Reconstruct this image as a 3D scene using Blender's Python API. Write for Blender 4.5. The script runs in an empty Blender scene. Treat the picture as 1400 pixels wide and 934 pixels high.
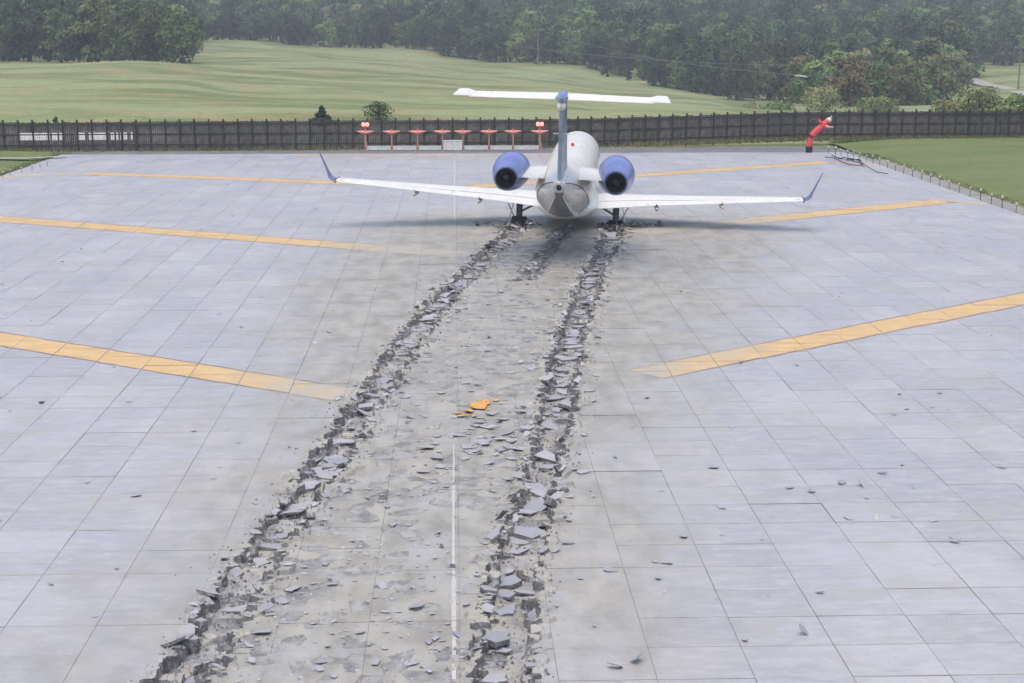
import bpy, bmesh, math, random
import numpy as np
from mathutils import Vector, Matrix, Euler
random.seed(11); RNG = np.random.default_rng(11)
PI = math.pi; R = math.radians
SC = bpy.context.scene
COL = SC.collection

# ---------------------------------------------------------------- camera, sky, sun, exposure
CAM_H, F_PX, PITCH, YAW = 8.8, 2150.0, R(11.745), R(2.034)
cam_d = bpy.data.cameras.new('camera'); cam = bpy.data.objects.new('camera', cam_d); COL.objects.link(cam)
cam.location = (0, 0, CAM_H); cam.rotation_euler = (R(90) - PITCH, 0, -YAW)
cam_d.sensor_width = 36; cam_d.lens = F_PX / 1400 * 36; cam_d.clip_start = 0.1; cam_d.clip_end = 20000
SC.camera = cam
SUN_EL, SUN_AZ = R(72), R(205)        # overcast: high and soft, from behind the camera
world = bpy.data.worlds.new('World'); SC.world = world; world.use_nodes = True
wt = world.node_tree; bg = wt.nodes['Background']
sky = wt.nodes.new('ShaderNodeTexSky'); sky.sky_type = 'NISHITA'; sky.sun_disc = False
sky.sun_elevation = SUN_EL; sky.sun_rotation = SUN_AZ; sky.air_density = 1.0; sky.dust_density = 4.5; sky.ozone_density = 1.0
wt.links.new(sky.outputs[0], bg.inputs[0]); bg.inputs[1].default_value = 0.15
sun_d = bpy.data.lights.new('sun', 'SUN'); sun_d.energy = 0.5; sun_d.angle = R(95); sun_d.color = (1, .97, .93)
sun = bpy.data.objects.new('sun', sun_d); COL.objects.link(sun); sun.location = (0, 0, 60)
sdir = Vector((math.sin(SUN_AZ) * math.cos(SUN_EL), math.cos(SUN_AZ) * math.cos(SUN_EL), math.sin(SUN_EL)))
sun.rotation_euler = sdir.to_track_quat('Z', 'Y').to_euler()
SC.view_settings.view_transform = 'Standard'; SC.view_settings.look = 'None'
SC.view_settings.exposure = 0.68; SC.view_settings.gamma = 1; SC.view_settings.use_curve_mapping = False
SC.render.engine = 'CYCLES'
SC.cycles.max_bounces = 4; SC.cycles.diffuse_bounces = 2; SC.cycles.glossy_bounces = 2; SC.cycles.volume_bounces = 0; SC.cycles.transparent_max_bounces = 4
SC.cycles.use_adaptive_sampling = True; SC.cycles.adaptive_threshold = .03; SC.cycles.adaptive_min_samples = 12
SC.cycles.use_denoising = True

# ---------------------------------------------------------------- projection helpers (photo pixel -> place)
_cp, _sp, _cy, _sy = math.cos(PITCH), math.sin(PITCH), math.cos(YAW), math.sin(YAW)
DV = (_sy*_cp, _cy*_cp, -_sp); RV = (_cy, -_sy, 0); UV = (_sy*_sp, _cy*_sp, _cp)
def ray(px, py):
    cx, cy = (px-700)/F_PX, -(py-467)/F_PX
    return [DV[i] + cx*RV[i] + cy*UV[i] for i in range(3)]
def gnd(px, py, z=0.0):
    v = ray(px, py); t = (z-CAM_H)/v[2]; return v[0]*t, v[1]*t
def aty(px, py, Y):
    v = ray(px, py); t = Y/v[1]; return v[0]*t, CAM_H + v[2]*t
def to_px(X, Y, Z):
    q = (X, Y, Z-CAM_H); a = lambda v: sum(v[i]*q[i] for i in range(3))
    return 700 + F_PX*a(RV)/a(DV), 467 - F_PX*a(UV)/a(DV)

# ---------------------------------------------------------------- mesh helpers
class MB:
    def __init__(s): s.v = []; s.f = []; s.m = []
    def add(s, vs, fs, m=0):
        o = len(s.v); s.v += [tuple(p) for p in vs]
        for f in fs: s.f.append(tuple(i+o for i in f)); s.m.append(m)
        return s
    def box(s, c, d, rot=None, m=0):
        x, y, z = (k/2 for k in d)
        vs = [Vector(p) for p in ((-x,-y,-z),(x,-y,-z),(x,y,-z),(-x,y,-z),(-x,-y,z),(x,-y,z),(x,y,z),(-x,y,z))]
        if rot is not None: vs = [rot @ p for p in vs]
        vs = [p + Vector(c) for p in vs]
        return s.add(vs, [(0,3,2,1),(4,5,6,7),(0,1,5,4),(1,2,6,5),(2,3,7,6),(3,0,4,7)], m)
    def tube(s, pts, rad, n=8, cap=True, m=0):
        pts = [Vector(p) for p in pts]
        if not hasattr(rad, '__len__'): rad = [rad]*len(pts)
        rings = []
        for i, p in enumerate(pts):
            t = (pts[min(i+1, len(pts)-1)] - pts[max(i-1, 0)]).normalized()
            a = Vector((0,0,1)) if abs(t.z) < .9 else Vector((1,0,0))
            u = t.cross(a).normalized(); w = t.cross(u)
            rings.append([p + rad[i]*(math.cos(2*PI*k/n)*u + math.sin(2*PI*k/n)*w) for k in range(n)])
        return s.loft(rings, cap, m)
    def loft(s, rings, cap=True, m=0):
        n = len(rings[0]); vs = [p for r in rings for p in r]; fs = []
        for i in range(len(rings)-1):
            for k in range(n):
                a, b = i*n+k, i*n+(k+1) % n
                fs.append((a, b, b+n, a+n))
        if cap: fs.append(tuple(range(n-1, -1, -1))); fs.append(tuple((len(rings)-1)*n+k for k in range(n)))
        return s.add(vs, fs, m)
    def lathe(s, prof, n=24, axis='y', c=(0,0,0), m=0, cap=False):
        rings = []
        for (r, t) in prof:
            ring = []
            for k in range(n):
                a = 2*PI*k/n; u, w = r*math.cos(a), r*math.sin(a)
                ring.append({'y': (c[0]+u, c[1]+t, c[2]+w), 'z': (c[0]+u, c[1]+w, c[2]+t), 'x': (c[0]+t, c[1]+u, c[2]+w)}[axis])
            rings.append(ring)
        return s.loft(rings, cap, m)
    def mesh(s, name, mats, smooth=False, recalc=True):
        me = bpy.data.meshes.new(name); me.from_pydata(s.v, [], s.f)
        for m in (mats if isinstance(mats, (list, tuple)) else [mats]): me.materials.append(m)
        me.polygons.foreach_set('material_index', s.m)
        if recalc: bm = bmesh.new(); bm.from_mesh(me); bmesh.ops.recalc_face_normals(bm, faces=bm.faces); bm.to_mesh(me); bm.free()
        if smooth:
            me.polygons.foreach_set('use_smooth', [True]*len(me.polygons))
            try: me.set_sharp_from_angle(angle=R(38))
            except Exception: pass
        return me
    def build(s, name, mats, parent=None, smooth=False, recalc=True, **k):
        return link(name, s.mesh(name, mats, smooth, recalc), parent, **k)
def link(name, data, parent=None, loc=None, rot=None, scale=None):
    o = bpy.data.objects.new(name, data); COL.objects.link(o)
    if parent is not None: o.parent = parent
    if loc is not None: o.location = loc
    if rot is not None: o.rotation_euler = rot
    if scale is not None: o.scale = scale
    return o
def tag(o, label=None, cat=None, group=None, kind=None):
    if label: o['label'] = label
    if cat: o['category'] = cat
    if group: o['group'] = group
    if kind: o['kind'] = kind
    return o
def np_mesh(name, V, Fq, mats, mi=None, smooth=False):
    me = bpy.data.meshes.new(name); nf = len(Fq); k = Fq.shape[1]
    me.vertices.add(len(V)); me.vertices.foreach_set('co', np.ascontiguousarray(V, dtype=np.float32).ravel())
    me.loops.add(nf*k); me.polygons.add(nf)
    me.loops.foreach_set('vertex_index', np.ascontiguousarray(Fq, dtype=np.int32).ravel())
    me.polygons.foreach_set('loop_start', np.arange(nf, dtype=np.int32)*k)
    for m in (mats if isinstance(mats, (list, tuple)) else [mats]): me.materials.append(m)
    if mi is not None: me.polygons.foreach_set('material_index', np.asarray(mi, dtype=np.int32))
    me.polygons.foreach_set('use_smooth', np.full(nf, bool(smooth)))
    me.update(calc_edges=True); me.validate()
    return me

# value noise in numpy
def h2(i, j, s=0):
    i = np.asarray(i, dtype=np.int64); j = np.asarray(j, dtype=np.int64)
    n = (i*374761393 + j*668265263 + s*2147483647) & 0xffffffff
    n = ((n ^ (n >> 13))*1274126177) & 0xffffffff
    n = ((n ^ (n >> 16))*2246822519) & 0xffffffff
    return ((n ^ (n >> 15)) & 0xffffff)/float(0xffffff)
def vnoise(x, y, s=0):
    x = np.asarray(x, float); y = np.asarray(y, float)
    i = np.floor(x); j = np.floor(y); u = x-i; v = y-j; u = u*u*(3-2*u); v = v*v*(3-2*v)
    return (h2(i,j,s)*(1-u)+h2(i+1,j,s)*u)*(1-v) + (h2(i,j+1,s)*(1-u)+h2(i+1,j+1,s)*u)*v

# ---------------------------------------------------------------- materials
class NT:
    """a small node-tree writer"""
    def __init__(s, name):
        s.mat = bpy.data.materials.new(name); s.mat.use_nodes = True; s.t = s.mat.node_tree
        s.b = s.t.nodes['Principled BSDF']; s.out = s.t.nodes['Material Output']
    def n(s, kind, **k):
        nd = s.t.nodes.new(kind)
        for a, v in k.items(): setattr(nd, a, v)
        return nd
    def set(s, sock, v):
        if hasattr(v, 'is_output') or isinstance(v, bpy.types.NodeSocket): s.t.links.new(v, sock)
        else: sock.default_value = v
    def math(s, op, a, b=None, c=None):
        nd = s.n('ShaderNodeMath', operation=op)
        for i, v in enumerate((a, b, c)):
            if v is not None: s.set(nd.inputs[i], v)
        return nd.outputs[0]
    def pos(s): return s.n('ShaderNodeNewGeometry').outputs['Position']
    def objc(s): return s.n('ShaderNodeTexCoord').outputs['Object']
    def sep(s, v):
        nd = s.n('ShaderNodeSeparateXYZ'); s.set(nd.inputs[0], v); return nd.outputs
    def comb(s, x=0., y=0., z=0.):
        nd = s.n('ShaderNodeCombineXYZ')
        for i, v in enumerate((x, y, z)): s.set(nd.inputs[i], v)
        return nd.outputs[0]
    def vmul(s, v, k):
        nd = s.n('ShaderNodeVectorMath', operation='MULTIPLY'); s.set(nd.inputs[0], v); nd.inputs[1].default_value = k; return nd.outputs[0]
    def noise(s, v, scale, detail=4., rough=.55):
        nd = s.n('ShaderNodeTexNoise'); s.set(nd.inputs['Vector'], v); nd.inputs['Scale'].default_value = scale
        nd.inputs['Detail'].default_value = detail; nd.inputs['Roughness'].default_value = rough; return nd.outputs[0]
    def white(s, v):
        nd = s.n('ShaderNodeTexWhiteNoise'); s.set(nd.inputs['Vector'], v); return nd.outputs[0]
    def ramp(s, v, lo, hi, a=0., b=1.):
        nd = s.n('ShaderNodeMapRange', interpolation_type='SMOOTHSTEP'); s.set(nd.inputs[0], v)
        nd.inputs[1].default_value = lo; nd.inputs[2].default_value = hi; nd.inputs[3].default_value = a; nd.inputs[4].default_value = b
        return nd.outputs[0]
    def mix(s, f, a, b, mode='MIX'):
        nd = s.n('ShaderNodeMix', data_type='RGBA', blend_type=mode); s.set(nd.inputs[0], f)
        for i, v in ((6, a), (7, b)): s.set(nd.inputs[i], v if isinstance(v, bpy.types.NodeSocket) else (*v, 1.) if len(v) == 3 else v)
        return nd.outputs[2]
    def bump(s, h, strength=.3, dist=.02):
        nd = s.n('ShaderNodeBump'); nd.inputs['Strength'].default_value = strength; nd.inputs['Distance'].default_value = dist
        s.set(nd.inputs['Height'], h); s.t.links.new(nd.outputs[0], s.b.inputs['Normal'])
    def fin(s, col, rough=.6, metal=0., spec=None):
        s.set(s.b.inputs['Base Color'], col if isinstance(col, bpy.types.NodeSocket) else (*col, 1.))
        s.set(s.b.inputs['Roughness'], rough); s.b.inputs['Metallic'].default_value = metal
        if spec is not None: s.b.inputs['Specular IOR Level'].default_value = spec
        return s.mat
def simple(name, col, rough=.5, metal=0., var=.12, scale=6., bump=0., spec=None):
    t = NT(name); c = t.objc(); nz = t.noise(c, scale, 5.)
    dark = tuple(k*(1-var*1.6) for k in col); lite = tuple(min(1, k*(1+var)) for k in col)
    r = t.ramp(t.noise(c, scale*2.3, 3.), .3, .7, max(.05, rough-.08), min(1, rough+.1))
    if bump: t.bump(t.noise(c, scale*6, 4.), bump, .02)
    return t.fin(t.mix(t.ramp(nz, .3, .72), dark, lite), r, metal, spec)

PX, PY = 1.3333, 1.10                        # block pitch
LT = [(-4.3,10.),(-3.70,20.4),(-3.55,22.1),(-3.32,24.6),(-3.0,27.3),(-2.63,30.1),(-2.33,33.5),(-1.81,37.7),(-1.36,42.1),(-.96,45.2),(-.27,50.2),(.58,54.6),(1.46,59.8),(2.66,66.4)]
RT = [(-.15,10.),(.58,20.2),(.73,22.),(.92,24.1),(1.06,25.6),(1.40,27.6),(1.70,30.),(1.95,32.2),(2.28,34.7),(2.65,38.4),(3.2,42.9),(3.82,47.4),(4.63,52.9),(5.46,57.8),(6.74,65.9)]
def tx(tr, y): return np.interp(y, [p[1] for p in tr], [p[0] for p in tr])
_yy = np.linspace(18, 66, 40); _pm = np.polyfit(_yy, (tx(LT,_yy)+tx(RT,_yy))/2, 2)

def dust_mask(t, P):
    x, y, z = t.sep(P)
    xm = t.math('ADD', t.math('MULTIPLY', t.math('ADD', t.math('MULTIPLY', y, float(_pm[0])), float(_pm[1])), y), float(_pm[2]))
    d = t.math('ABSOLUTE', t.math('SUBTRACT', t.math('SUBTRACT', x, xm), .2))
    n1 = t.noise(t.vmul(P, (.55, .28, 1.)), 1., 5., .6); n2 = t.noise(t.vmul(P, (2.2, 1.1, 1.)), 1., 4.)
    d = t.math('ADD', d, t.math('MULTIPLY', t.math('SUBTRACT', n1, .5), 7.))
    d = t.math('ADD', d, t.math('MULTIPLY', t.math('SUBTRACT', n2, .5), 2.2))
    d = t.math('SUBTRACT', d, t.ramp(y, 26., 62., 0., 4.5))
    m = t.ramp(d, 6.2, 1.6)
    stop = t.ramp(y, 76., 66.)
    return t.math('MULTIPLY', m, stop)
def coat_color(t, P, dusty=True):
    x, y, z = t.sep(P)
    cell = t.comb(t.math('FLOOR', t.math('DIVIDE', x, PX)), t.math('FLOOR', t.math('DIVIDE', y, PY)))
    w = t.white(cell)
    wet = t.noise(t.vmul(P, (.35, .16, 1.)), 1., 6., .6)
    grain = t.noise(t.vmul(P, (1.9, 4.2, 3.)), 1., 6., .7)
    base = t.mix(w, (.352,.350,.366), (.436,.432,.447))
    base = t.mix(t.ramp(wet, .38, .66, 0, .75), base, (.32,.322,.345))
    base = t.mix(t.ramp(grain, .40, .68, 0, .6), base, (.485,.478,.485)); base = t.mix(t.ramp(t.noise(t.vmul(P, (.9, 2.2, 3.)), 1., 6., .72), .52, .72, 0, .6), base, (.285,.285,.30))
    speck = t.noise(P, 9., 3., .7)
    base = t.mix(t.ramp(speck, .62, .72, 0, .5), base, (.22,.22,.235))
    # stains gathered along the joints (silt washed out of them)
    silt = t.noise(t.vmul(P, (.8, .8, 1.)), 1., 4., .6)
    base = t.mix(t.ramp(silt, .52, .70, 0, .7), base, (.37,.36,.32))
    if dusty:
        dm = dust_mask(t, P)
        dn = t.noise(t.vmul(P, (1.6, .9, 1.)), 1., 6., .65)
        dcol = t.mix(t.ramp(dn, .3, .7), (.265,.249,.21), (.41,.39,.333))
        base = t.mix(t.math('MULTIPLY', dm, t.ramp(t.noise(t.vmul(P, (1.1, .7, 1.)), 1., 5., .7), .30, .52, .45, 1.)), base, dcol)
    return base
def coat_mat(name='block_coating'):
    t = NT(name); P = t.pos()
    c = coat_color(t, P)
    r = t.ramp(t.noise(t.vmul(P, (.5, .22, 1.)), 1., 5.), .3, .7, .30, .58)
    t.bump(t.noise(t.vmul(P, (2.5, 5., 2.5)), 1., 6., .6), .35, .02)
    return t.fin(c, r, 0, .45)
M = {}
M['coat'] = coat_mat()
def seal_mat():
    t = NT('joint_sealant'); P = t.pos(); n = t.noise(t.vmul(P, (.35, .35, 1.)), 1., 5., .6); f = t.noise(P, 3., 3.)
    c = t.mix(t.ramp(n, .40, .60), (.17,.17,.18), (.33,.33,.345)); c = t.mix(t.ramp(f, .5, .7, 0, .6), c, (.33,.32,.30)); return t.fin(c, .7)
M['seal'] = seal_mat()
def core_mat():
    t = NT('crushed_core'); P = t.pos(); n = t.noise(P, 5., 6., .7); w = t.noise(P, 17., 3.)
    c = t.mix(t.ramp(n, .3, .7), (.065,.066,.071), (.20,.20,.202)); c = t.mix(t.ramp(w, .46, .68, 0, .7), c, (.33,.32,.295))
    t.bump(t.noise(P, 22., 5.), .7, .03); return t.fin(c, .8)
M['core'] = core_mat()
def shard_mat():
    t = NT('slab_coating'); P = t.pos(); oi = t.n('ShaderNodeObjectInfo').outputs['Random']
    n = t.noise(P, 4., 5., .65)
    c = t.mix(oi, (.27,.275,.31), (.42,.415,.44)); c = t.mix(t.ramp(n, .4, .7, 0, .6), c, (.34,.325,.285))
    t.bump(t.noise(P, 12., 5.), .4, .02); return t.fin(c, .5)
M['shard'] = shard_mat()
def floor_mat():
    t = NT('crushed_dust'); P = t.pos(); n = t.noise(P, 2.2, 6., .7)
    c = t.mix(t.ramp(n, .3, .7), (.17,.17,.17), (.40,.395,.37)); t.bump(t.noise(P, 14., 6., .7), .6, .03); return t.fin(c, .75)
M['dust'] = floor_mat()
def paint_mat(name, col, dark, worn=.5, dusty=1.):
    t = NT(name); P = t.pos(); n = t.noise(t.vmul(P, (1.3, 2.2, 1)), 1., 6., .65); f = t.noise(P, 7., 5., .7)
    c = t.mix(t.ramp(n, .35, .7), dark, col)
    c = t.mix(t.ramp(f, worn, worn+.18, 0, .8), c, (.44,.42,.40))
    dm = t.math('MULTIPLY', dust_mask(t, P), t.ramp(t.noise(P, 1.7, 5.), .25, .5, .35*dusty, .95*dusty))
    c = t.mix(dm, c, (.40,.385,.33)); return t.fin(c, .5)
M['yellow'] = paint_mat('yellow_marking_paint', (.70,.47,.19), (.60,.38,.13), .48)
M['yellow_pale'] = paint_mat('faded_yellow_marking_paint', (.62,.45,.26), (.56,.41,.24), .50)
M['yellow_edge'] = paint_mat('marking_edge_stain', (.30,.22,.14), (.22,.17,.12), .60)
M['white_line'] = paint_mat('white_marking_paint', (.64,.63,.61), (.50,.50,.49), .48, .35)
M['orange'] = simple('orange_painted_slab', (.72,.36,.08), .55, 0, .2, 5)
def ground_mat(name, cols, sc=.05, bump=.5, rough=.9):
    t = NT(name); P = t.pos(); a = t.noise(t.vmul(P, (1., 2.4, 1.)), sc, 6., .6); b = t.noise(t.vmul(P, (1., 1.8, 1.)), sc*4, 6., .65)
    d = t.noise(t.vmul(P, (1., 3., 1.)), sc*40, 4., .7)
    c = t.mix(t.ramp(a, .40, .58), cols[0], cols[1]); c = t.mix(t.ramp(b, .47, .66, 0, .9), c, cols[2])
    c = t.mix(t.ramp(d, .45, .68, 0, .75), c, cols[3]); c = t.mix(t.ramp(t.noise(t.vmul(P, (.5, 2.6, 1.)), sc*14, 5., .7), .56, .70, 0, .6), c, cols[3]); t.bump(t.noise(P, 3., 5., .7), bump, .15)
    return t.fin(c, rough, 0, .2)
M['meadow'] = ground_mat('meadow_grass', ((.15,.195,.075),(.29,.33,.165),(.33,.265,.135),(.14,.16,.068)), .03)
M['lawn'] = ground_mat('verge_grass', ((.125,.175,.06),(.165,.205,.08),(.21,.205,.10),(.10,.135,.05)), .07, .5)
M['apron'] = ground_mat('old_asphalt', ((.16,.16,.165),(.21,.21,.215),(.25,.245,.235),(.12,.12,.125)), .3, .3, .6)
M['margin'] = ground_mat('gravel_and_silt', ((.27,.265,.25),(.33,.325,.31),(.22,.21,.15),(.24,.235,.22)), .3, .6)
M['path'] = ground_mat('pale_gravel', ((.40,.38,.34),(.46,.44,.40),(.36,.33,.28),(.3,.28,.25)), .3)

# ---------------------------------------------------------------- terrain
CTRL = []
def cpx(px, py, D, dz=0): X, z = aty(px, py, D); CTRL.append((X, D, z+dz))
for a in [(0,150,128),(300,152,128),(600,156,128),(900,162,128),(1150,170,128),(1400,172,128),
          (0,118,180),(180,108,180),(400,125,180),(650,135,180),(900,148,180),(1150,168,180),(1400,165,180),(-300,110,180),(1700,165,180),
          (0,95,238),(90,90,238),(180,82,240),(250,86,240),(330,100,240),(500,108,240),(700,118,240),(900,137,240),(1100,162,240),(1400,150,235),(-300,95,238),(1700,150,238),
          (0,92,285),(180,91,285),(300,84,300),
          (350,70,350),(500,85,350),(700,100,350),(850,116,350),(1050,150,310),(1200,148,310),(1340,124,330),(1400,128,320),(1700,125,330),
          (0,80,350),(150,80,350),(-300,80,350),
          (270,55,480),(500,65,470),(700,88,430),(880,112,385),(1000,132,360),(1150,120,400),(1330,92,430),(1400,91,430),(1700,92,430),
          (0,62,480),(-300,62,480)]: cpx(*a)
for X in (-420,-250,-120,0,120,250,420):
    for D, z in ((580, 0), (700, 12), (900, 44), (1200, 80), (1600, 100)): CTRL.append((X*(D/580), D, z - .008*X))
CT = np.array(CTRL)
def terrain(X, Y):
    X = np.atleast_1d(np.asarray(X, float)); Y = np.atleast_1d(np.asarray(Y, float))
    num = np.zeros_like(X); den = np.zeros_like(X)
    for cx, cy, cz in CT:
        s = .25*cy
        d2 = ((X-cx)/s)**2 + ((Y-cy)/s)**2
        w = 1/(d2+.012)**2; num += w*cz; den += w
    z = num/den
    z += (vnoise(X/30, Y/45, 5)-.5)*1.0*np.clip((Y-130)/120, 0, 1) + (vnoise(X/9, Y/14, 6)-.5)*.22*np.clip((Y-115)/60, 0, 1)
    near = np.clip((Y-113)/14, 0, 1); near = near*near*(3-2*near)
    return -.14*(1-near) + z*near
def terr1(x, y): return float(terrain([x], [y])[0])
# one sheet: fine where seen, coarse to the horizon
ys = np.concatenate([[-300,-60,0,6.4,6.8,20,40,60,80,95,101.9,102.6,105], np.arange(110, 200, 2.0), np.arange(200, 520, 5), np.arange(520, 1000, 20), [1050,1150,1300,1500,1700,2200,3500,6000]])
us = np.linspace(-.62, .62, 190); us = np.concatenate([[-3,-1.6,-1.,-.8], us, [.8,1.,1.6,3]])
gx = np.array([[u*max(y, 110)*1.0 for u in us] for y in ys]); gy = np.repeat(ys[:, None], len(us), 1)
gz = terrain(gx.ravel(), gy.ravel()).reshape(gx.shape)
gz = np.where((np.abs(gx) < 24.6) & (gy > 6.5) & (gy < 102.2), -.8, gz); V = np.stack([gx, gy, gz], -1).reshape(-1, 3); nu = len(us)
ii, jj = np.meshgrid(np.arange(len(ys)-1), np.arange(nu-1), indexing='ij'); a = (ii*nu+jj).ravel()
ground = link('meadow_ground', np_mesh('meadow_ground', V, np.stack([a, a+1, a+nu+1, a+nu], 1), M['meadow'], smooth=True))
tag(ground, kind='structure')
def sheet(name, pts, z, mat, kind='structure', parent=None):
    o = MB().add([(x, y, z) for x, y in pts], [tuple(range(len(pts)))]).build(name, mat, parent)
    if kind: tag(o, kind=kind)
    return o
apron = MB()
for q in ([(-27.5,-60),(27.5,-60),(27.5,6.6),(-27.5,6.6)], [(-27.5,102.31),(27.5,102.31),(27.5,104.9),(24.5,108.6),(-2,107.0),(-27.5,105.9)]):
    apron.add([(x, y, -.118) for x, y in q], [tuple(range(len(q)))])
tag(apron.build('asphalt_apron', M['apron']), kind='structure')
for sx in (-1, 1): sheet('gravel_margin', [(sx*25.34,6.6),(sx*27.5,6.6),(sx*27.5,102.31),(sx*25.34,102.31)][::sx], -.117, M['margin'])

# verge on the right and left: gently domed lawn grids
def lawn(name, x0, x1, y0, y1, n, m, fn):
    xs, yv = np.linspace(x0, x1, n), np.linspace(y0, y1, m); X, Y = np.meshgrid(xs, yv)
    Z = fn(X, Y); V = np.stack([X, Y, Z], -1).reshape(-1, 3)
    i, j = np.meshgrid(np.arange(m-1), np.arange(n-1), indexing='ij'); a = (i*n+j).ravel()
    return tag(link(name, np_mesh(name, V, np.stack([a, a+1, a+n+1, a+n], 1), M['lawn'], smooth=True)), kind='structure')
rfn = lambda X, Y: -.09 + .16*np.clip((X-26.6)/6, 0, 1) + .22*np.clip((Y-100)/9, 0, 1)*np.clip((X-24)/6, 0, 1) + .05*vnoise(X/2, Y/2, 8) - .25*np.clip((26.9-X)/.5, 0, 1)*(Y < 98)
lawn('verge_lawn', 26.2, 62, 30, 110.6, 80, 120, rfn)
lfn = lambda X, Y: -.09 + .14*np.clip((-25.4-X)/5, 0, 1) + .05*vnoise(X/2, Y/2, 9)
lawn('verge_lawn', -60, -25.2, 30, 104.6, 60, 120, lfn)
sheet('gravel_strip', [(-45,97.6),(-26.5,98.2),(-24.6,99.6),(-24.4,100.3),(-26.5,99.0),(-45,98.4)], .115, M['path'])

# far track at the right edge, following the terrain
def ribbon(name, pts, w, mat, lift=.12):
    b = MB(); vs = []
    for i, (x, y) in enumerate(pts):
        p = pts[max(i-1, 0)]; q = pts[min(i+1, len(pts)-1)]; d = Vector((q[0]-p[0], q[1]-p[1])).normalized()
        for sgn in (-1, 1):
            xx, yy = x - d.y*w/2*sgn, y + d.x*w/2*sgn; vs.append((xx, yy, terr1(xx, yy)+lift))
    n = len(pts); b.add(vs, [(2*i, 2*i+1, 2*i+3, 2*i+2) for i in range(n-1)])
    return tag(b.build(name, mat), kind='structure')

# ---------------------------------------------------------------- the arrestor bed: blocks, each a piece of its own
BED_X, BED_Y0, BED_Y1 = 25.333, 6.6, 102.3
bed = MB().box((0, (BED_Y0+BED_Y1)/2, -.46), (BED_X*2-.02, BED_Y1-BED_Y0-.02, .09)).build('arrestor_bed', simple('bed_base', (.10,.10,.105), .9))
tag(bed, kind='structure')
def block_mesh(gx_, gy_, bev=.012, seed=0):
    rr = random.Random(seed); x, y = (PX-gx_)/2, (PY-gy_)/2; b = bev; t = -.002
    vs = [(-x,-y,-.40),(x,-y,-.40),(x,y,-.40),(-x,y,-.40),(-x,-y,-b),(x,-y,-b),(x,y,-b),(-x,y,-b),(-x+b,-y+b,0),(x-b,-y+b,0),(x-b,y-b,0),(-x+b,y-b,0)]
    fs = [(0,1,5,4),(1,2,6,5),(2,3,7,6),(3,0,4,7),(4,5,9,8),(5,6,10,9),(6,7,11,10),(7,4,8,11),(8,9,10,11)]
    X, Y = PX/2, PY/2; zl = -b-.006
    vs += [(-X,-Y,zl),(X,-Y,zl),(X,Y,zl),(-X,Y,zl),(-x,-y,zl),(x,-y,zl),(x,y,zl),(-x,y,zl)]
    fs += [(12,13,17,16),(13,14,18,17),(14,15,19,18),(15,12,16,19)]      # sealant lip in the joint
    return vs, fs
BLK = [block_mesh(.011, .020, .004), block_mesh(.015, .027, .004), block_mesh(.008, .015, .003), block_mesh(.013, .034, .004)]
BME = []
for vs, fs in BLK:
    b = MB().add(vs, fs[:9]).add(vs, fs[9:], 1); BME.append(b.mesh('block', [M['coat'], M['seal']]))

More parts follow.
